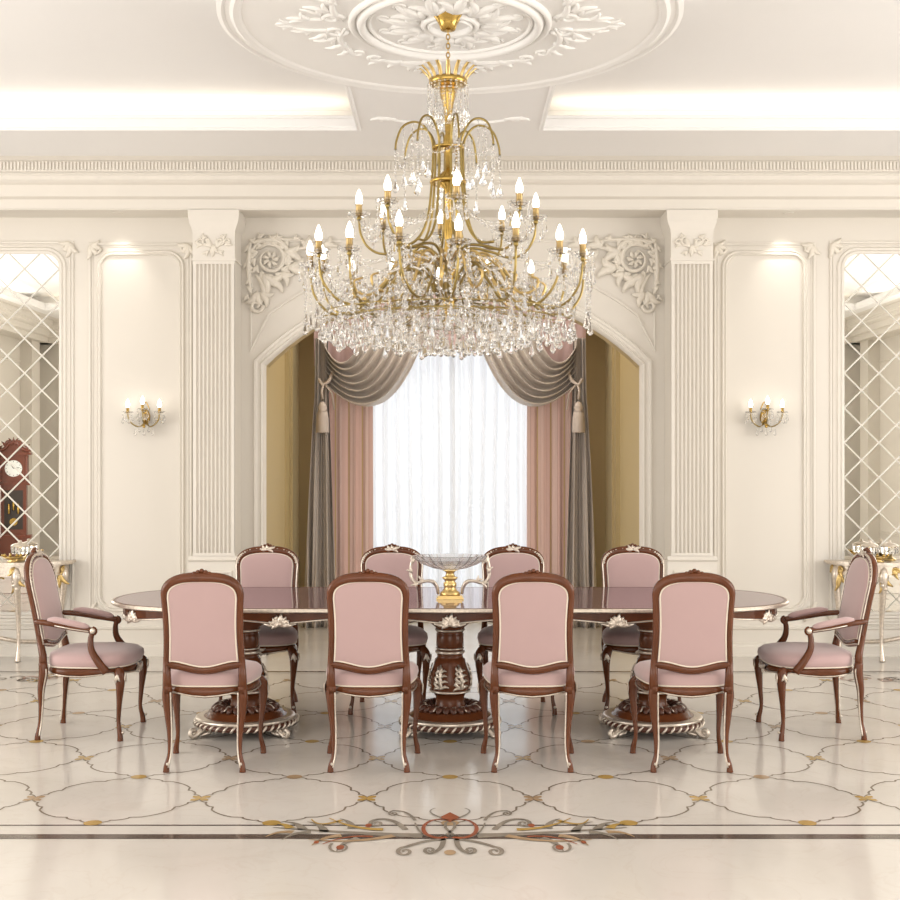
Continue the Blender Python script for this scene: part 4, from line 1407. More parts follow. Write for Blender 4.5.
# apron
ornx = [-1.0, 0.0, 0.985]
def apron_low(x, y):
    """height of the apron's lower edge"""
    d = min([abs(x - o) for o in (-1.0, 0.0, 0.985)] + [abs(abs(x) - 1.93) + 0.0])
    return TZ - 0.105 + 0.045 * min(1.0, d / 0.48) ** 0.8
ol = table_outline(-0.07)
mb = MB()
top = [(p[0], p[1], TZ - 0.027) for p in ol]
low = [(p[0], p[1], apron_low(*p)) for p in ol]
inn = [(p[0], p[1], apron_low(*q)) for p, q in zip(table_outline(-0.075), table_outline(-0.05))] if len(table_outline(-0.075)) == len(ol) else None
mb.grid([top, low], closed_u=True, smooth=False)
mb.add([(p[0] * 0.985, p[1] * 0.96, p[2]) for p in top] + [(p[0] * 0.985, p[1] * 0.96, p[2]) for p in low], [])
ti = [(p[0] * 0.985, p[1] * 0.96, p[2]) for p in top]; li = [(p[0] * 0.985, p[1] * 0.96, p[2]) for p in low]
mb.grid([low, li, ti], closed_u=True, smooth=False)
mb.add([(p[0] * 0.985, p[1] * 0.96, TZ - 0.028) for p in top], [tuple(range(len(top)))])
ap_ = mb.build('apron', M['wood'], tb)
MB().tube([(p[0] * 1.001, p[1] * 1.003, p[2] + 0.004) for p in low], 0.0055, seg=6, closed=True).build('silver_beading', M['silver'], ap_)
def leaf_ornament(w=0.085, h=0.10):
    S_ = []
    for a, l in ((90, 1.0), (62, 0.85), (118, 0.85), (35, 0.85), (145, 0.85), (8, 0.95), (172, 0.95)):
        S_ += leaf_strokes(0, -0.035, math.radians(a), l * 0.072, 3, 0.3)
    for s_ in (-1, 1):
        S_.append(([(s_ * p[0], p[1] - 0.03) for p in spiral(0.035, 0.0, 0.022, 0.006, PI, -1.2 , 12)], [0.008, 0.007, 0.004]))
        S_.append(([(s_ * 0.02, -0.035), (s_ * 0.06, -0.038), (s_ * 0.095, -0.028)], [0.009, 0.008, 0.003]))
    mb = MB()
    relief(mb, S_, lambda x, y: (x * w / 0.085, -0.006, y), (0, -1, 0), flat=0.8, scale=1.1)
    mb.ball((0, -0.012, -0.03), (0.018, 0.008, 0.012))
    return mb
for (x, sy) in [(-1.0, -1), (0.0, -1), (0.985, -1), (-1.0, 1), (0.0, 1), (0.985, 1)]:
    mb = leaf_ornament()
    Mx = Matrix.Translation((x, sy * (THY - 0.05), TZ - 0.066)) @ Matrix.Rotation(0 if sy < 0 else PI, 4, 'Z')
    mb.xform(Mx).build('leaf_mount', M['silver'], tb)
for sx in (-1, 1):
    for sy in (-1, 1):
        # on the rounded ends
        x = sx * 1.93
        best = min(ol, key=lambda p: abs(p[0] - x) + (10 if p[1] * sy < 0 else 0))
        ang = math.atan2(best[1] * 3.0, (abs(best[0]) - 1.35) * sx * 1.2)
        mb = leaf_ornament(0.07)
        Mx = Matrix.Translation((best[0], best[1], TZ - 0.066)) @ Matrix.Rotation(ang + PI / 2, 4, 'Z')
        mb.xform(Mx).build('leaf_mount', M['silver'], tb)

def pedestal(x):
    yo = 7.47 - TYc
    ped = MB()
    prof = [(0.10, 0.115), (0.115, 0.135), (0.105, 0.15), (0.090, 0.18), (0.088, 0.215), (0.10, 0.235), (0.118, 0.248), (0.118, 0.262), (0.126, 0.28), (0.127, 0.32), (0.118, 0.36), (0.100, 0.41), (0.092, 0.445),
            (0.082, 0.452), (0.078, 0.468), (0.083, 0.478), (0.083, 0.5), (0.078, 0.506), (0.074, 0.515), (0.084, 0.522), (0.084, 0.60), (0.078, 0.608), (0.088, 0.62), (0.088, 0.64), (0.14, 0.68), (0.16, 0.745)]
    ped.lathe(prof, (x, yo, 0), seg=32)
    p = ped.build('pedestal', M['wood'], tb)
    mb = MB()
    def hoop(r, z, t):
        mb.tube([(x + r * math.cos(2 * PI * k / 32), yo + r * math.sin(2 * PI * k / 32), z) for k in range(32)], t, seg=8, closed=True)
    hoop(0.120, 0.252, 0.008); hoop(0.082, 0.490, 0.010); hoop(0.085, 0.625, 0.007); hoop(0.082, 0.512, 0.005)
    mb.build('silver_collar', M['silver'], p)
    for k in range(6):
        a = 2 * PI * k / 6 + PI / 2 + PI / 6
        mb = MB()
        S_ = [([(0.0, 0.0), (0.006, 0.05), (0.0, 0.10), (-0.004, 0.145)], [0.008, 0.012, 0.010, 0.005])]
        for v0 in (0.0, 0.035, 0.07, 0.10):
            for s_ in (-1, 1):
                S_ += leaf_strokes(0, v0, PI / 2 - s_ * 0.95, 0.058 - 0.15 * v0, 3, 0.7)
        def t3(u, v):
            z = 0.275 + v
            r = lerp_list([0.120, 0.1275, 0.128, 0.122, 0.108, 0.094], min(1, max(0, (z - 0.26) / 0.18))) + 0.004
            b = a + u / 0.12
            return (x + r * math.cos(b), yo + r * math.sin(b), z)
        relief(mb, S_, t3, (math.cos(a), math.sin(a), 0), flat=0.7, scale=0.9)
        mb.build('carved_leaf', M['silver'], p)
    # stepped base disc
    mb = MB().lathe([(0.0, 0.075), (0.30, 0.075), (0.30, 0.085), (0.265, 0.10), (0.24, 0.108), (0.225, 0.13), (0.20, 0.14), (0.12, 0.15), (0.10, 0.16)], (x, yo, 0), seg=48)
    b = mb.build('base', M['wood'], p)
    mb = MB()
    for k in range(26):
        a = 2 * PI * k / 26
        def t3(u, v):
            r = 0.205 - v
            bb_ = a + u / 0.17
            return (x + r * math.cos(bb_), yo + r * math.sin(bb_), 0.142 + 0.02 * math.sin(PI * min(1, v / 0.09)))
        relief(mb, leaf_strokes(0, 0.0, PI / 2, 0.085, 3, 0.5), t3, (0, 0, 1), flat=1.0, scale=1.1)
    b2 = mb.build('leaf_carving', M['dark_wood'], p)
    mb = MB()
    for k in range(18):
        a = 2 * PI * k / 18
        def t3(u, v):
            r = 0.20 - v
            bb_ = a + u / 0.17
            return (x + r * math.cos(bb_), yo + r * math.sin(bb_), 0.152 + 0.022 * math.sin(PI * min(1, v / 0.09)))
        relief(mb, leaf_strokes(0, 0.0, PI / 2, 0.06, 2, 0.8), t3, (0, 0, 1), flat=1.0, scale=0.55)
    mb.build('leaf_highlight', M['silver'], p)
    # rope ring: silver upper band, twisted lower band
    mb = MB()
    seg = 160
    rows = []
    for j in range(9):
        t = 2 * PI * j / 8
        row = []
        for k in range(seg):
            a = 2 * PI * k / seg
            rr = 0.293 + 0.018 * math.cos(t)
            row.append((x + rr * math.cos(a), yo + rr * math.sin(a), 0.066 + 0.018 * math.sin(t)))
        rows.append(row)
    mb.grid(rows, closed_u=True)
    core = mb.build('rope_core', M['dark_wood'], p)
    mb = MB()
    for k in range(40):
        pts = []
        for j in range(7):
            t = -PI * 0.5 + PI * j / 6
            a = 2 * PI * k / 40 + 0.14 * j / 6
            rr = 0.293 + 0.019 * math.cos(t)
            pts.append((x + rr * math.cos(a), yo + rr * math.sin(a), 0.066 + 0.019 * math.sin(t)))
        mb.tube(pts, [0.003, 0.0075, 0.0075, 0.003], seg=6)
    mb.build('rope_ring', M['silver'], p)
    mb = MB()
    mb.lathe([(0.29, 0.082), (0.302, 0.084), (0.304, 0.098), (0.292, 0.104), (0.27, 0.104)], (x, yo, 0), seg=48)
    mb.build('silver_band', M['silver'], p)
    for k in range(4):
        a = (math.radians(38), math.radians(142), math.radians(-38), math.radians(-142))[k]
        ca, sa = math.cos(a), math.sin(a)
        def q3(u, v): return (x + u * ca, yo + u * sa, v)
        mb = MB()
        pts = [q3(0.24, 0.06)] + [q3(*p_) for p_ in bezier2((0.24, 0.055), (0.30, 0.05), (0.33, 0.016), 6)] + [q3(*p_) for p_ in spiral(0.352, 0.036, 0.026, 0.006, -PI * 0.6, 1.1, 12)]
        mb.tube(pts, [0.022, 0.02, 0.014, 0.012, 0.008], seg=8)
        mb.tube([q3(0.22, 0.065), q3(0.25, 0.02), q3(0.30, 0.012)], [0.02, 0.016, 0.012], seg=8)
        mb.build('scroll_foot', M['silver'], p)
    return p
for x in (-1.262, 0.0, 1.25):
    pedestal(x)

# ------------------------------------------------------------------ centrepiece
cp = empty('centrepiece_bowl', (0.0, 7.62, TZ))
tag(cp, 'cut crystal bowl on a gilt stand with swan-neck arms on the dining table', 'centrepiece')
k = 7.62 / F
mb = MB()
mb.box(-0.085, 0.085, -0.075, 0.075, 0.001, 0.012); mb.box(-0.075, 0.075, -0.065, 0.065, 0.012, 0.022)
mb.lathe([(0.065, 0.022), (0.06, 0.04), (0.045, 0.05), (0.035, 0.07), (0.042, 0.08), (0.04, 0.10), (0.03, 0.108), (0.045, 0.125), (0.052, 0.132), (0.03, 0.14), (0.024, 0.16), (0.035, 0.172), (0.05, 0.178)], seg=20)
mb.build('gilt_stand', M['gilt'], cp)
mb = MB()
rows = []
for r, z in ((0.03, 0.176), (0.10, 0.19), (0.17, 0.216), (0.218, 0.246), (0.236, 0.268), (0.230, 0.270), (0.208, 0.248), (0.16, 0.224), (0.095, 0.198), (0.02, 0.186)):
    rows.append([(r * (1 + 0.03 * math.cos(24 * 2 * PI * t / 48)) * math.cos(2 * PI * t / 48), r * 0.7 * (1 + 0.03 * math.cos(24 * 2 * PI * t / 48)) * math.sin(2 * PI * t / 48), z) for t in range(48)])
mb.grid(rows, closed_u=True, smooth=False, cap=True)
mb.build('crystal_bowl', M['frosted'], cp)
for sx in (-1, 1):
    mb = MB()
    mb.tube(spline([(sx * p[0], p[1], p[2]) for p in ((0.075, 0, 0.03), (0.082, -0.01, 0.07), (0.105, -0.02, 0.105), (0.145, -0.02, 0.112), (0.185, -0.01, 0.10), (0.22, 0, 0.10), (0.245, 0, 0.135), (0.248, 0, 0.19), (0.240, 0, 0.235), (0.236, 0, 0.268))], 5), [0.010, 0.013, 0.009, 0.012, 0.009, 0.008], seg=8)
    for (x, z, a) in ((0.16, 0.112, 0.4), (0.20, 0.10, -0.6), (0.24, 0.16, 1.2), (0.24, 0.22, 2.0)):
        relief(mb, leaf_strokes(sx * x, z, a if sx > 0 else PI - a, 0.05, 3, 0.5), lambda u, v: (u, -0.012, v), (0, -1, 0), flat=0.8)
    mb.build('swan_neck_arm', M['silver'], cp)

# ------------------------------------------------------------------ chairs
def cabriole(mb, pts, r, seg=8):
    P = spline(pts, 5)
    mb.tube(P, [lerp_list(r, i / (len(P) - 1)) for i in range(len(P))], seg=seg, up=(0, 1, 0), flat=1.0)
    return P

def make_chair(arms=False):
    e = empty('armchair' if arms else 'side_chair')
    bw = 0.215 if arms else 0.200          # half width of the back frame's centre line
    ztop = 1.085 if arms else 1.045
    zsh = 0.905 if arms else 0.935
    zrail = 0.555
    fy, ry = (0.262, -0.225) if arms else (0.21, -0.205)
    q = -0.022 if arms else 0.0
    fx, rx = (0.265, 0.235) if arms else (0.247, 0.200)
    lean = 0.20 if arms else 0.14
    def by(z): return -0.20 - lean * (z - 0.45)
    # legs
    for sx in (-1, 1):
        mb = MB()
        P = cabriole(mb, [(sx * (rx + 0.000), -0.205, 0.46), (sx * (rx + 0.002), -0.20, 0.40), (sx * (rx - 0.004), ry + 0.010, 0.30), (sx * (rx - 0.012), ry + 0.006, 0.20), (sx * (rx - 0.012), ry, 0.10), (sx * (rx + 0.002), ry - 0.008, 0.035), (sx * (rx + 0.004), ry - 0.01, 0.0)],
                     [0.025, 0.028, 0.022, 0.015, 0.0115, 0.015, 0.018])
        lg = mb.build('leg', M['wood'], e)
        mb = MB()
        RR = [lerp_list([0.025, 0.028, 0.022, 0.015, 0.0115, 0.015, 0.018], i / (len(P) - 1)) for i in range(len(P))]
        mb.tube([(p.x - sx * RR[i + 3] * 0.80, p.y - RR[i + 3] * 0.68, p.z) for i, p in enumerate(P[3:-4])], 0.0048, seg=6)
        if arms:
            mb.tube([(p.x + sx * RR[i + 3] * 0.65, p.y + RR[i + 3] * 0.80, p.z) for i, p in enumerate(P[3:-4])], 0.0048, seg=6)
        mb.ball((P[-6].x - sx * 0.008, P[-6].y - 0.012, 0.045), 0.009)
        mb.build('silver_line', M['silver'], lg)
    for sx in (-1, 1):
        mb = MB()
        P = cabriole(mb, [(sx * (fx - 0.025), fy - 0.02, 0.435 + q), (sx * (fx - 0.004), fy - 0.002, 0.40), (sx * (fx + 0.002), fy + 0.004, 0.34), (sx * (fx - 0.006), fy - 0.004, 0.22), (sx * (fx - 0.012), fy - 0.010, 0.11), (sx * (fx), fy + 0.002, 0.035), (sx * (fx + 0.002), fy + 0.004, 0.0)],
                     [0.026, 0.032, 0.027, 0.016, 0.0115, 0.016, 0.018])
        lg = mb.build('leg', M['wood'], e)
        mb = MB()
        for a in (-0.15,):
            relief(mb, leaf_strokes(0, 0, -PI / 2 + a, 0.06, 3, 0.15), lambda u, v: (sx * (fx + 0.002) + u, fy + 0.034, 0.405 + v), (0, 1, 0), flat=0.7, scale=0.8)
            relief(mb, leaf_strokes(0, 0, -PI / 2 + a, 0.055, 3, 0.15), lambda u, v: (sx * (fx + 0.032), fy - 0.005 + u, 0.40 + v), (sx, 0, 0), flat=0.7, scale=0.8)
        mb.ball((sx * (fx + 0.002), fy + 0.02, 0.05), 0.009)
        mb.build('silver_leaves', M['silver'], lg)
    # seat
    def outline(sc=1.0, n=44, ex=3.6):
        P = []
        for i in range(n):
            t = 2 * PI * i / n
            c, s = math.cos(t), math.sin(t)
            u = math.copysign(abs(c) ** (2 / ex), c); v = math.copysign(abs(s) ** (2 / ex), s)
            yy = (fy + 0.005 + 0.205) / 2 * v + (fy + 0.005 - 0.205) / 2
            if v > 0: yy += 0.03 * (1 - abs(u) ** 2) * v
            w = (rx + 0.005) + (fx + 0.012 - rx - 0.005) * (v + 1) / 2
            P.append((u * w * sc, (yy - 0.0) * sc + 0.0 * (1 - sc)))
        return P
    def serp(x, y):
        # serpentine rail height: lowest in the middle of the front, rising to the legs
        if y > 0.15: return 0.012 * math.cos(x / fx * PI) * -1
        if y < -0.17: return 0.012 * math.cos(x / rx * PI) * -1
        return -0.010 * math.cos((y) / 0.21 * PI * 0.9)
    mb = MB()
    o_, i_ = outline(1.0), outline(0.86)
    rows = [[(x, y, q + 0.405 + serp(x, y)) for x, y in i_], [(x, y, q + 0.405 + serp(x, y)) for x, y in o_], [(x * 1.03, y * 1.03, q + 0.425 + 0.6 * serp(x, y)) for x, y in o_], [(x * 1.01, y * 1.01, q + 0.452) for x, y in o_], [(x, y, q + 0.455) for x, y in i_]]
    mb.grid(rows, closed_u=True, smooth=True)
    rail = mb.build('seat_rail', M['wood'], e)
    mb = MB()
    mb.tube([(x * 1.035, y * 1.035, q + 0.412 + 0.9 * serp(x, y)) for x, y in o_], 0.004, seg=6, closed=True)
    S_ = leaf_strokes(0, 0, 0.0, 0.07, 3, 0.4) + leaf_strokes(0, 0, PI, 0.07, 3, 0.4) + leaf_strokes(0, -0.01, -PI / 2, 0.03, 3, 0.2)
    relief(mb, S_, lambda u, v: (u, (fy + 0.04) * 1.035, q + 0.425 + v), (0, 1, 0), flat=0.7)
    mb.build('silver_carving', M['silver'], rail)
    mb = MB()
    rows = []
    for sc, z in ((0.98, 0.446), (1.045, 0.462), (1.075, 0.485), (1.06, 0.510), (0.98, 0.528), (0.8, 0.541), (0.5, 0.549), (0.25, 0.552), (0.01, 0.553)):
        rows.append([(x * sc, y * (sc if y > 0 else min(sc, 0.995)) , z + q) for x, y in outline(1.0)])
    mb.grid(rows, closed_u=True, smooth=True, cap=True)
    seat = mb.build('seat', M['velvet'], e)
    MB().tube([(x * 1.03, y * (1.03 if y > 0 else 1.0), 0.456 + q) for x, y in outline(1.0)], 0.0045, seg=6, closed=True).build('piping', M['piping'], seat)
    # back frame loop
    def loop(ins=0.0, nb=14, ns=8, nt=26):
        P = []
        w = bw - ins
        zb, zt = zrail + ins * 0.9, ztop - ins
        for i in range(nb):                       # bottom rail left to right
            x = -w + 2 * w * i / nb
            P.append((x, zb + 0.008 - 0.016 * math.cos(PI * x / w)))
        for i in range(ns):                       # right stile
            t = i / ns
            z = zb + 0.024 + (zsh - zb - 0.024) * t
            P.append((w - 0.007 * math.sin(PI * t), z))
        ex = 2.4 if arms else 2.7
        for i in range(nt + 1):                   # top
            a = PI * i / nt
            c, s = math.cos(a), math.sin(a)
            P.append((w * math.copysign(abs(c) ** (2 / ex), c), zsh + (zt - zsh) * abs(s) ** (2 / ex)))
        for i in range(1, ns):
            t = 1 - i / ns
            z = zb + 0.024 + (zsh - zb - 0.024) * t
            P.append((-w + 0.007 * math.sin(PI * t), z))
        return P
    def b3(x, z, d=0.0): return (x, by(z) + d - (0.0 if True else 0), z)
    lp = loop()
    mb = MB()
    rad = [0.020 + ((0.005 if arms else 0.011) * max(0, (z - zsh) / (ztop - zsh)) if z > zsh else 0) + (0.006 if z < zrail + 0.03 and abs(x) < bw * 0.95 else 0) for x, z in lp]
    mb.tube([b3(x, z) for x, z in lp], rad, seg=8, closed=True, up=(0, 1, 0), flat=0.95)
    for sx in (-1, 1):
        mb.tube([(sx * (rx + 0.001), -0.203, 0.42), (sx * (bw + 0.002), by(0.50), 0.50), (sx * (bw), by(0.62), 0.62)], [0.026, 0.023, 0.018], seg=8, up=(0, 1, 0))
    # crest
    for (x, z, r) in ((0, ztop + 0.036, 0.014), (-0.020, ztop + 0.030, 0.013), (0.020, ztop + 0.030, 0.013), (-0.040, ztop + 0.022, 0.013), (0.040, ztop + 0.022, 0.013)):
        mb.ball(b3(x, z), (r, 0.016, r * 0.9))
    for sx in (-1, 1):
        mb.ball(b3(sx * (bw * 0.86), zsh + (ztop - zsh) * (0.72 if not arms else 0.52), 0), (0.02, 0.014, 0.014))
    fr_ = mb.build('back_frame', M['wood'], e)
    # silver on the front of the frame
    mb = MB()
    l2 = loop(-0.006)
    mb.tube([b3(x, z, 0.019) for x, z in loop(-0.012)], 0.0042, seg=6, closed=True)
    tops = [(x, z) for x, z in l2 if z > zsh + 0.02]
    for i, (x, z) in enumerate(tops):
        mb.ball(b3(x, z + 0.003, 0.020), (0.011, 0.008, 0.007 if i % 2 else 0.010), seg=6, rings=4)
    relief(mb, leaf_strokes(0, 0, PI / 2, 0.035, 3, 0.2) + leaf_strokes(0, 0, 0.2, 0.06, 3, 0.3) + leaf_strokes(0, 0, PI - 0.2, 0.06, 3, 0.3), lambda u, v: b3(u, ztop + 0.004 + v, 0.024), (0, 1, 0), flat=0.7)
    mb.build('silver_carving', M['silver'], fr_)
    # upholstered back
    mb = MB()
    cx_, cz_ = 0.0, (zrail + ztop) / 2
    rows = []
    def shrink(k):
        zc_ = (zrail + ztop) / 2
        return [(x * k, zc_ + (z - zc_) * (k ** 0.6 if k > 0.5 else k * 1.32)) for x, z in loop(0.012)]
    for k, d in ((1.0, 0.010), (0.97, 0.022), (0.90, 0.030), (0.7, 0.036), (0.4, 0.040), (0.05, 0.042)):
        rows.append([b3(x, z, d) for x, z in shrink(k)])
    back_rows = []
    for k, d in ((1.0, -0.010), (0.97, -0.016), (0.90, -0.020), (0.7, -0.023), (0.4, -0.025), (0.05, -0.026)):
        back_rows.append([b3(x, z, d) for x, z in shrink(k)])
    allr = back_rows[::-1] + rows
    mb.grid(allr, closed_u=True, smooth=True, cap=True)
    bk = mb.build('backrest', M['velvet'], e)
    mb = MB()
    mb.tube([b3(x, z, -0.017) for x, z in loop(0.020)], 0.0046, seg=6, closed=True)
    mb.tube([b3(x, z, 0.021) for x, z in loop(0.020)], 0.0042, seg=6, closed=True)
    mb.build('piping', M['piping'], bk)
    if arms:
        for sx in (-1, 1):
            mb = MB()
            h = -0.04
            ax = 0.262
            pts = spline([(sx * 0.225, by(0.72) + 0.0, 0.745 + h), (sx * 0.25, -0.14, 0.735 + h), (sx * ax, -0.02, 0.715 + h), (sx * ax, 0.07, 0.700 + h), (sx * ax, 0.10, 0.698 + h)], 5)
            mb.tube(pts, [0.016, 0.019, 0.020, 0.018, 0.017], seg=8)
            sc_ = [(sx * ax, 0.10 + u, 0.690 + v + h) for u, v in spiral(0, 0, 0.020, 0.006, PI / 2, -1.1, 12)]
            mb.tube(sc_, 0.013, seg=8)
            pts = spline([(sx * ax, 0.10, 0.690 + h), (sx * (ax + 0.004), 0.090, 0.60), (sx * (ax + 0.012), 0.098, 0.54), (sx * (fx + 0.022), 0.140, 0.475), (sx * (fx + 0.010), 0.185, 0.41)], 5)
            mb.tube(pts, [0.015, 0.017, 0.020, 0.023, 0.026], seg=8)
            arm = mb.build('arm', M['wood'], e)
            mb = MB()
            pts = spline([(sx * 0.245, -0.17, 0.758 + h), (sx * 0.253, -0.12, 0.757 + h), (sx * ax, -0.02, 0.738 + h), (sx * ax, 0.05, 0.722 + h), (sx * ax, 0.078, 0.715 + h)], 5)
            mb.tube(pts, [0.012, 0.024, 0.026, 0.024, 0.012], seg=10, flat=0.8, up=(0, 0, 1))
            mb.build('arm_pad', M['velvet'], arm)
            mb = MB()
            mb.ball((sx * (ax + 0.012), 0.103, 0.694 + h), (0.010, 0.018, 0.018))
            mb.tube([(sx * (ax + 0.018), p[1], p[2] - 0.008 + h) for p in [(0, -0.12, 0.735), (0, -0.02, 0.715), (0, 0.08, 0.70)]], 0.004, seg=6)
            mb.build('silver_line', M['silver'], arm)
    return e

sc0 = make_chair(False)
GN, GF = 'side chairs along the near side of the table', 'side chairs along the far side of the table'
near = [(-1.311, 'pink side chair seen from behind, nearest row, standing at the left end'),
        (-0.434, 'pink side chair seen from behind, left of the two flanking the middle pedestal'),
        (0.440, 'pink side chair seen from behind, right of the two flanking the middle pedestal'),
        (1.290, 'pink side chair seen from behind, nearest row, standing at the right end')]
far = [(-1.275, 'pink side chair facing us beyond the table, by the left pilaster'),
       (-0.405, 'pink side chair facing us beyond the table, just left of the crystal bowl'),
       (0.440, 'pink side chair facing us beyond the table, just right of the crystal bowl'),
       (1.275, 'pink side chair facing us beyond the table, by the right pilaster')]
for i, (x, lab) in enumerate(near):
    o = sc0 if i == 0 else copy_tree(sc0)
    o.location = (x, 6.675, 0); o.rotation_euler = (0, 0, 0)
    tag(o, lab, 'chair', GN)
for x, lab in far:
    o = copy_tree(sc0)
    o.location = (x, 8.17, 0); o.rotation_euler = (0, 0, PI)
    tag(o, lab, 'chair', GF)
ac = make_chair(True)
ac.location = (-2.225, 7.455, 0); ac.rotation_euler = (0, 0, -PI / 2)
tag(ac, 'pink armchair with curved wooden arms at the left head of the table', 'armchair', 'armchairs at the table ends')
ac2 = copy_tree(ac)
ac2.location = (2.235, 7.455, 0); ac2.rotation_euler = (0, 0, PI / 2)
tag(ac2, 'pink armchair with curved wooden arms at the right head of the table', 'armchair', 'armchairs at the table ends')

# ------------------------------------------------------------------ console tables
def console(sx):
    e = empty('console_table', (sx * 3.80, WY, 0))
    lab = 'ornate silvered console table under the mirror at the %s edge' % ('left' if sx < 0 else 'right')
    tag(e, lab, 'console table')
    hw, dp, z = 0.60, 0.40, 0.83
    def demi(k=1.0, n=28):
        P = [(-hw * k, -0.034)]
        for i in range(n + 1):
            a = PI + PI * i / n
            P.append((hw * k * math.copysign(abs(math.cos(a)) ** 0.75, math.cos(a)), -0.034 + (dp - 0.034) * k * math.sin(a) * (1 + 0.05 * math.cos(6 * a))))
        P.append((hw * k, -0.034))
        return P
    mb = MB().prism(demi(1.0), 'z', z - 0.022, z); mb.prism(demi(0.96), 'z', z - 0.034, z - 0.022)
    mb.build('tabletop', M['silver'], e)
    mb = MB().prism(demi(0.9), 'z', z - 0.12, z - 0.034)
    ap2 = mb.build('apron', M['silver'], e)
    mb = MB()
    pts = demi(0.91)[2:-2]
    for i in range(0, len(pts), 3):
        x, y = pts[i]
        d = Vector((x, y + 0.034)).normalized()
        t = Vector((-d.y, d.x))
        relief(mb, leaf_strokes(0, 0, -PI / 2, 0.09, 5, 0.5) + [(spiral(0, -0.02, 0.035, 0.008, 0, 1.2, 12), [0.012, 0.01, 0.006])], lambda u, v: (x + t.x * u, y + t.y * u, z - 0.055 + v), (d.x, d.y, 0), flat=0.9, scale=0.9)
    mb.build('apron_carving', M['gilt'], ap2)
    for (x, y, dx, dy) in ((-sx * 0.20, -0.31, 0, -1), (sx * 0.22, -0.31, 0, -1), (-0.5, -0.10, -0.6, -0.4), (0.5, -0.10, 0.6, -0.4)):
        mb = MB()
        P = spline([(x, y, z - 0.04), (x + 0.03 * dx, y + 0.03 * dy, z - 0.12), (x + 0.02 * dx, y + 0.02 * dy, z - 0.24), (x - 0.02 * dx, y - 0.01 * dy, 0.36), (x - 0.035 * dx, y - 0.015 * dy, 0.16), (x - 0.01 * dx, y, 0.05), (x + 0.01 * dx, y + 0.01 * dy, 0.0)], 5)
        mb.tube(P, [0.036, 0.044, 0.030, 0.019, 0.014, 0.020, 0.024], seg=10)
        for k in range(5):
            mb.ball((x + 0.03 * dx + 0.02 * math.cos(k * 1.3), y + 0.05 * dy, z - 0.10 - 0.03 * k), (0.02, 0.014, 0.018))
        lg = mb.build('leg', M['silver'], e)
        mb = MB()
        relief(mb, leaf_strokes(0, 0, -PI / 2, 0.16, 3, 0.4), lambda u, v: (x + u, y - 0.052 + 0.1 * abs(v), z - 0.10 + v), (0, -1, 0), flat=0.6, scale=0.7)
        mb.build('gilt_leaf', M['gilt'], lg)
    mb = MB()
    mb.tube(spline([(-0.46, -0.10, 0.14), (-0.2, -0.24, 0.16), (0, -0.30, 0.20), (0.2, -0.24, 0.16), (0.46, -0.10, 0.14)], 6), 0.018, seg=8)
    mb.build('stretcher', M['silver'], e)
    return e
console(-1); console(1)

def jar():
    e = empty('lidded_jar')
    MB().lathe([(0.045, 0.0), (0.055, 0.005), (0.05, 0.012), (0.022, 0.03), (0.022, 0.05)], seg=20).build('foot', M['gilt'], e)
    MB().lathe([(0.024, 0.05), (0.06, 0.056), (0.072, 0.07), (0.072, 0.11), (0.066, 0.118)], seg=24, smooth=False, flute=lambda a, z: 0.03 * math.cos(12 * a)).build('body', M['crystal'], e)
    MB().lathe([(0.072, 0.118), (0.074, 0.126), (0.055, 0.14), (0.02, 0.148), (0.012, 0.156), (0.016, 0.166), (0.0, 0.174)], seg=24).build('lid', M['silver'], e)
    return e
def leafy_dish():
    e = empty('gilt_dish')
    MB().lathe([(0.04, 0.0), (0.042, 0.006), (0.015, 0.014), (0.05, 0.026), (0.07, 0.04), (0.067, 0.044), (0.045, 0.034), (0.0, 0.03)], seg=24, flute=lambda a, z: 0.05 * math.cos(9 * a)).build('dish', M['gilt'], e)
    mb = MB()
    for k in range(9):
        a = 2 * PI * k / 9
        mb.tube(spline([(0.055 * math.cos(a), 0.055 * math.sin(a), 0.034), (0.075 * math.cos(a), 0.075 * math.sin(a), 0.058), (0.082 * math.cos(a + 0.1), 0.082 * math.sin(a + 0.1), 0.05)], 4), [0.006, 0.010, 0.004], seg=6)
    mb.build('leaf_rim', M['gold'], e)
    return e
def put(o, px, Y, z, lab, cat, grp=None):
    o.location = ((px - 450) * Y / F, Y, z); tag(o, lab, cat, grp); return o
d1 = put(leafy_dish(), 879, 10.11, 0.831, 'small gilt leafy dish on the right console table, in front of the two jars', 'dish')
d2 = put(copy_tree(d1), 12, 10.11, 0.831, 'small gilt leafy dish on the left console table, in front of the jar', 'dish')
j1 = put(jar(), 870, 10.265, 0.831, 'silver lidded jar on the right console, the one nearer the armchair', 'jar')
j2 = put(copy_tree(j1), 889.5, 10.265, 0.831, 'silver lidded jar on the right console, the one nearer the frame edge', 'jar')
j3 = put(copy_tree(j1), 20, 10.265, 0.831, 'silver lidded jar on the left console, beside the armchair back', 'jar')

# ------------------------------------------------------------------ grandfather clock, seen in the left mirror
ck = empty('grandfather_clock', (-6.93, 1.5, 0), math.radians(-14) + PI)
tag(ck, 'carved mahogany grandfather clock reflected in the left mirror', 'clock')
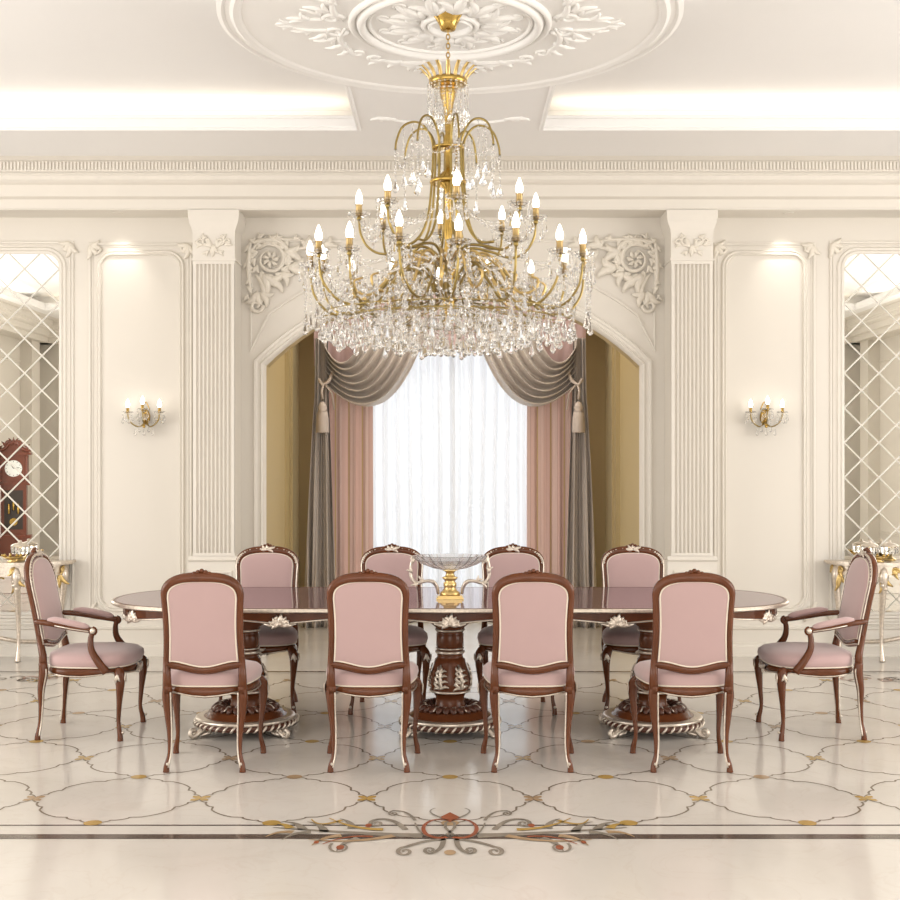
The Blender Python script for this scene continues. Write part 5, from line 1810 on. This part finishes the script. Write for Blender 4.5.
# local front is -y
mb = MB()
mb.box(-0.27, 0.27, -0.16, 0.16, 0, 0.10); mb.box(-0.24, 0.24, -0.14, 0.14, 0.10, 0.48); mb.box(-0.26, 0.26, -0.155, 0.155, 0.48, 0.53)
mb.box(-0.19, 0.19, -0.11, 0.12, 0.53, 1.32)
mb.box(-0.25, 0.25, -0.15, 0.15, 1.32, 1.37)
mb.build('case', M['clock_wood'], ck)
mb = MB()
mb.box(-0.21, 0.21, -0.12, 0.13, 1.37, 1.80); mb.box(-0.26, 0.26, -0.16, 0.15, 1.80, 1.84)
for sx in (-1, 1):
    mb.lathe([(0.022, 0), (0.028, 0.02), (0.016, 0.04), (0.016, 0.37), (0.028, 0.4), (0.022, 0.42)], (sx * 0.20, -0.145, 1.37), seg=12)
hd = mb.build('hood', M['clock_wood'], ck)
mb = MB()
for sx in (-1, 1):
    mb.tube([(sx * x, -0.12, z) for x, z in [(0.24, 1.85)] + bezier2((0.24, 1.86), (0.14, 1.87), (0.07, 1.97), 8) + spiral(0.085, 1.985, 0.03, 0.008, PI, -1.1, 12)], [0.03, 0.028, 0.018], seg=8)
    for (x, z, a, l) in ((0.2, 1.88, 1.4, 0.1), (0.12, 1.93, 1.2, 0.1), (0.03, 1.95, 1.5, 0.12)):
        relief(mb, [([(sx * p[0], p[1]) for p in pts], w) for pts, w in leaf_strokes(x, z, a, l, 3, 0.5)], lambda u, v: (u, -0.13, v), (0, -1, 0), flat=0.8)
mb.prism([(-0.2, 1.84), (0.2, 1.84), (0.1, 1.92), (0, 2.0), (-0.1, 1.92)], 'y', -0.12, -0.08)
mb.lathe([(0.02, 0), (0.03, 0.02), (0.02, 0.05), (0.01, 0.08), (0.0, 0.11)], (0, -0.11, 1.98), seg=12)
mb.build('carved_crest', M['clock_wood'], hd)
mb = MB()
mb.prism([(0.13 * math.cos(t * PI / 12), 1.585 + 0.13 * math.sin(t * PI / 12)) for t in range(24)], 'y', -0.128, -0.121)
fc = mb.build('dial', M['clock_face'], hd)
mb = MB()
for t in range(12):
    a = t * PI / 6
    mb.tube([(0.10 * math.sin(a), -0.129, 1.585 + 0.10 * math.cos(a)), (0.12 * math.sin(a), -0.129, 1.585 + 0.12 * math.cos(a))], 0.004, seg=4)
mb.tube([(0, -0.131, 1.585), (0.04, -0.131, 1.65)], 0.005, seg=4); mb.tube([(0, -0.131, 1.585), (-0.09, -0.131, 1.60)], 0.004, seg=4)
mb.build('hands', M['dark'], fc)
mb = MB().box(-0.14, 0.14, -0.113, -0.109, 0.62, 1.24)
dr = mb.build('door_glass', M['dark'], ck)
mb = MB()
for x in (-0.07, 0, 0.07):
    mb.lathe([(0.0, 0), (0.018, 0.005), (0.018, 0.16), (0.0, 0.165)], (x, -0.13, 0.92 - abs(x) * 0.8), seg=12)
mb.prism([(0.06 * math.cos(t * PI / 8), 0.74 + 0.06 * math.sin(t * PI / 8)) for t in range(16)], 'y', -0.124, -0.114)
mb.build('weights_and_pendulum', M['gold'], ck)
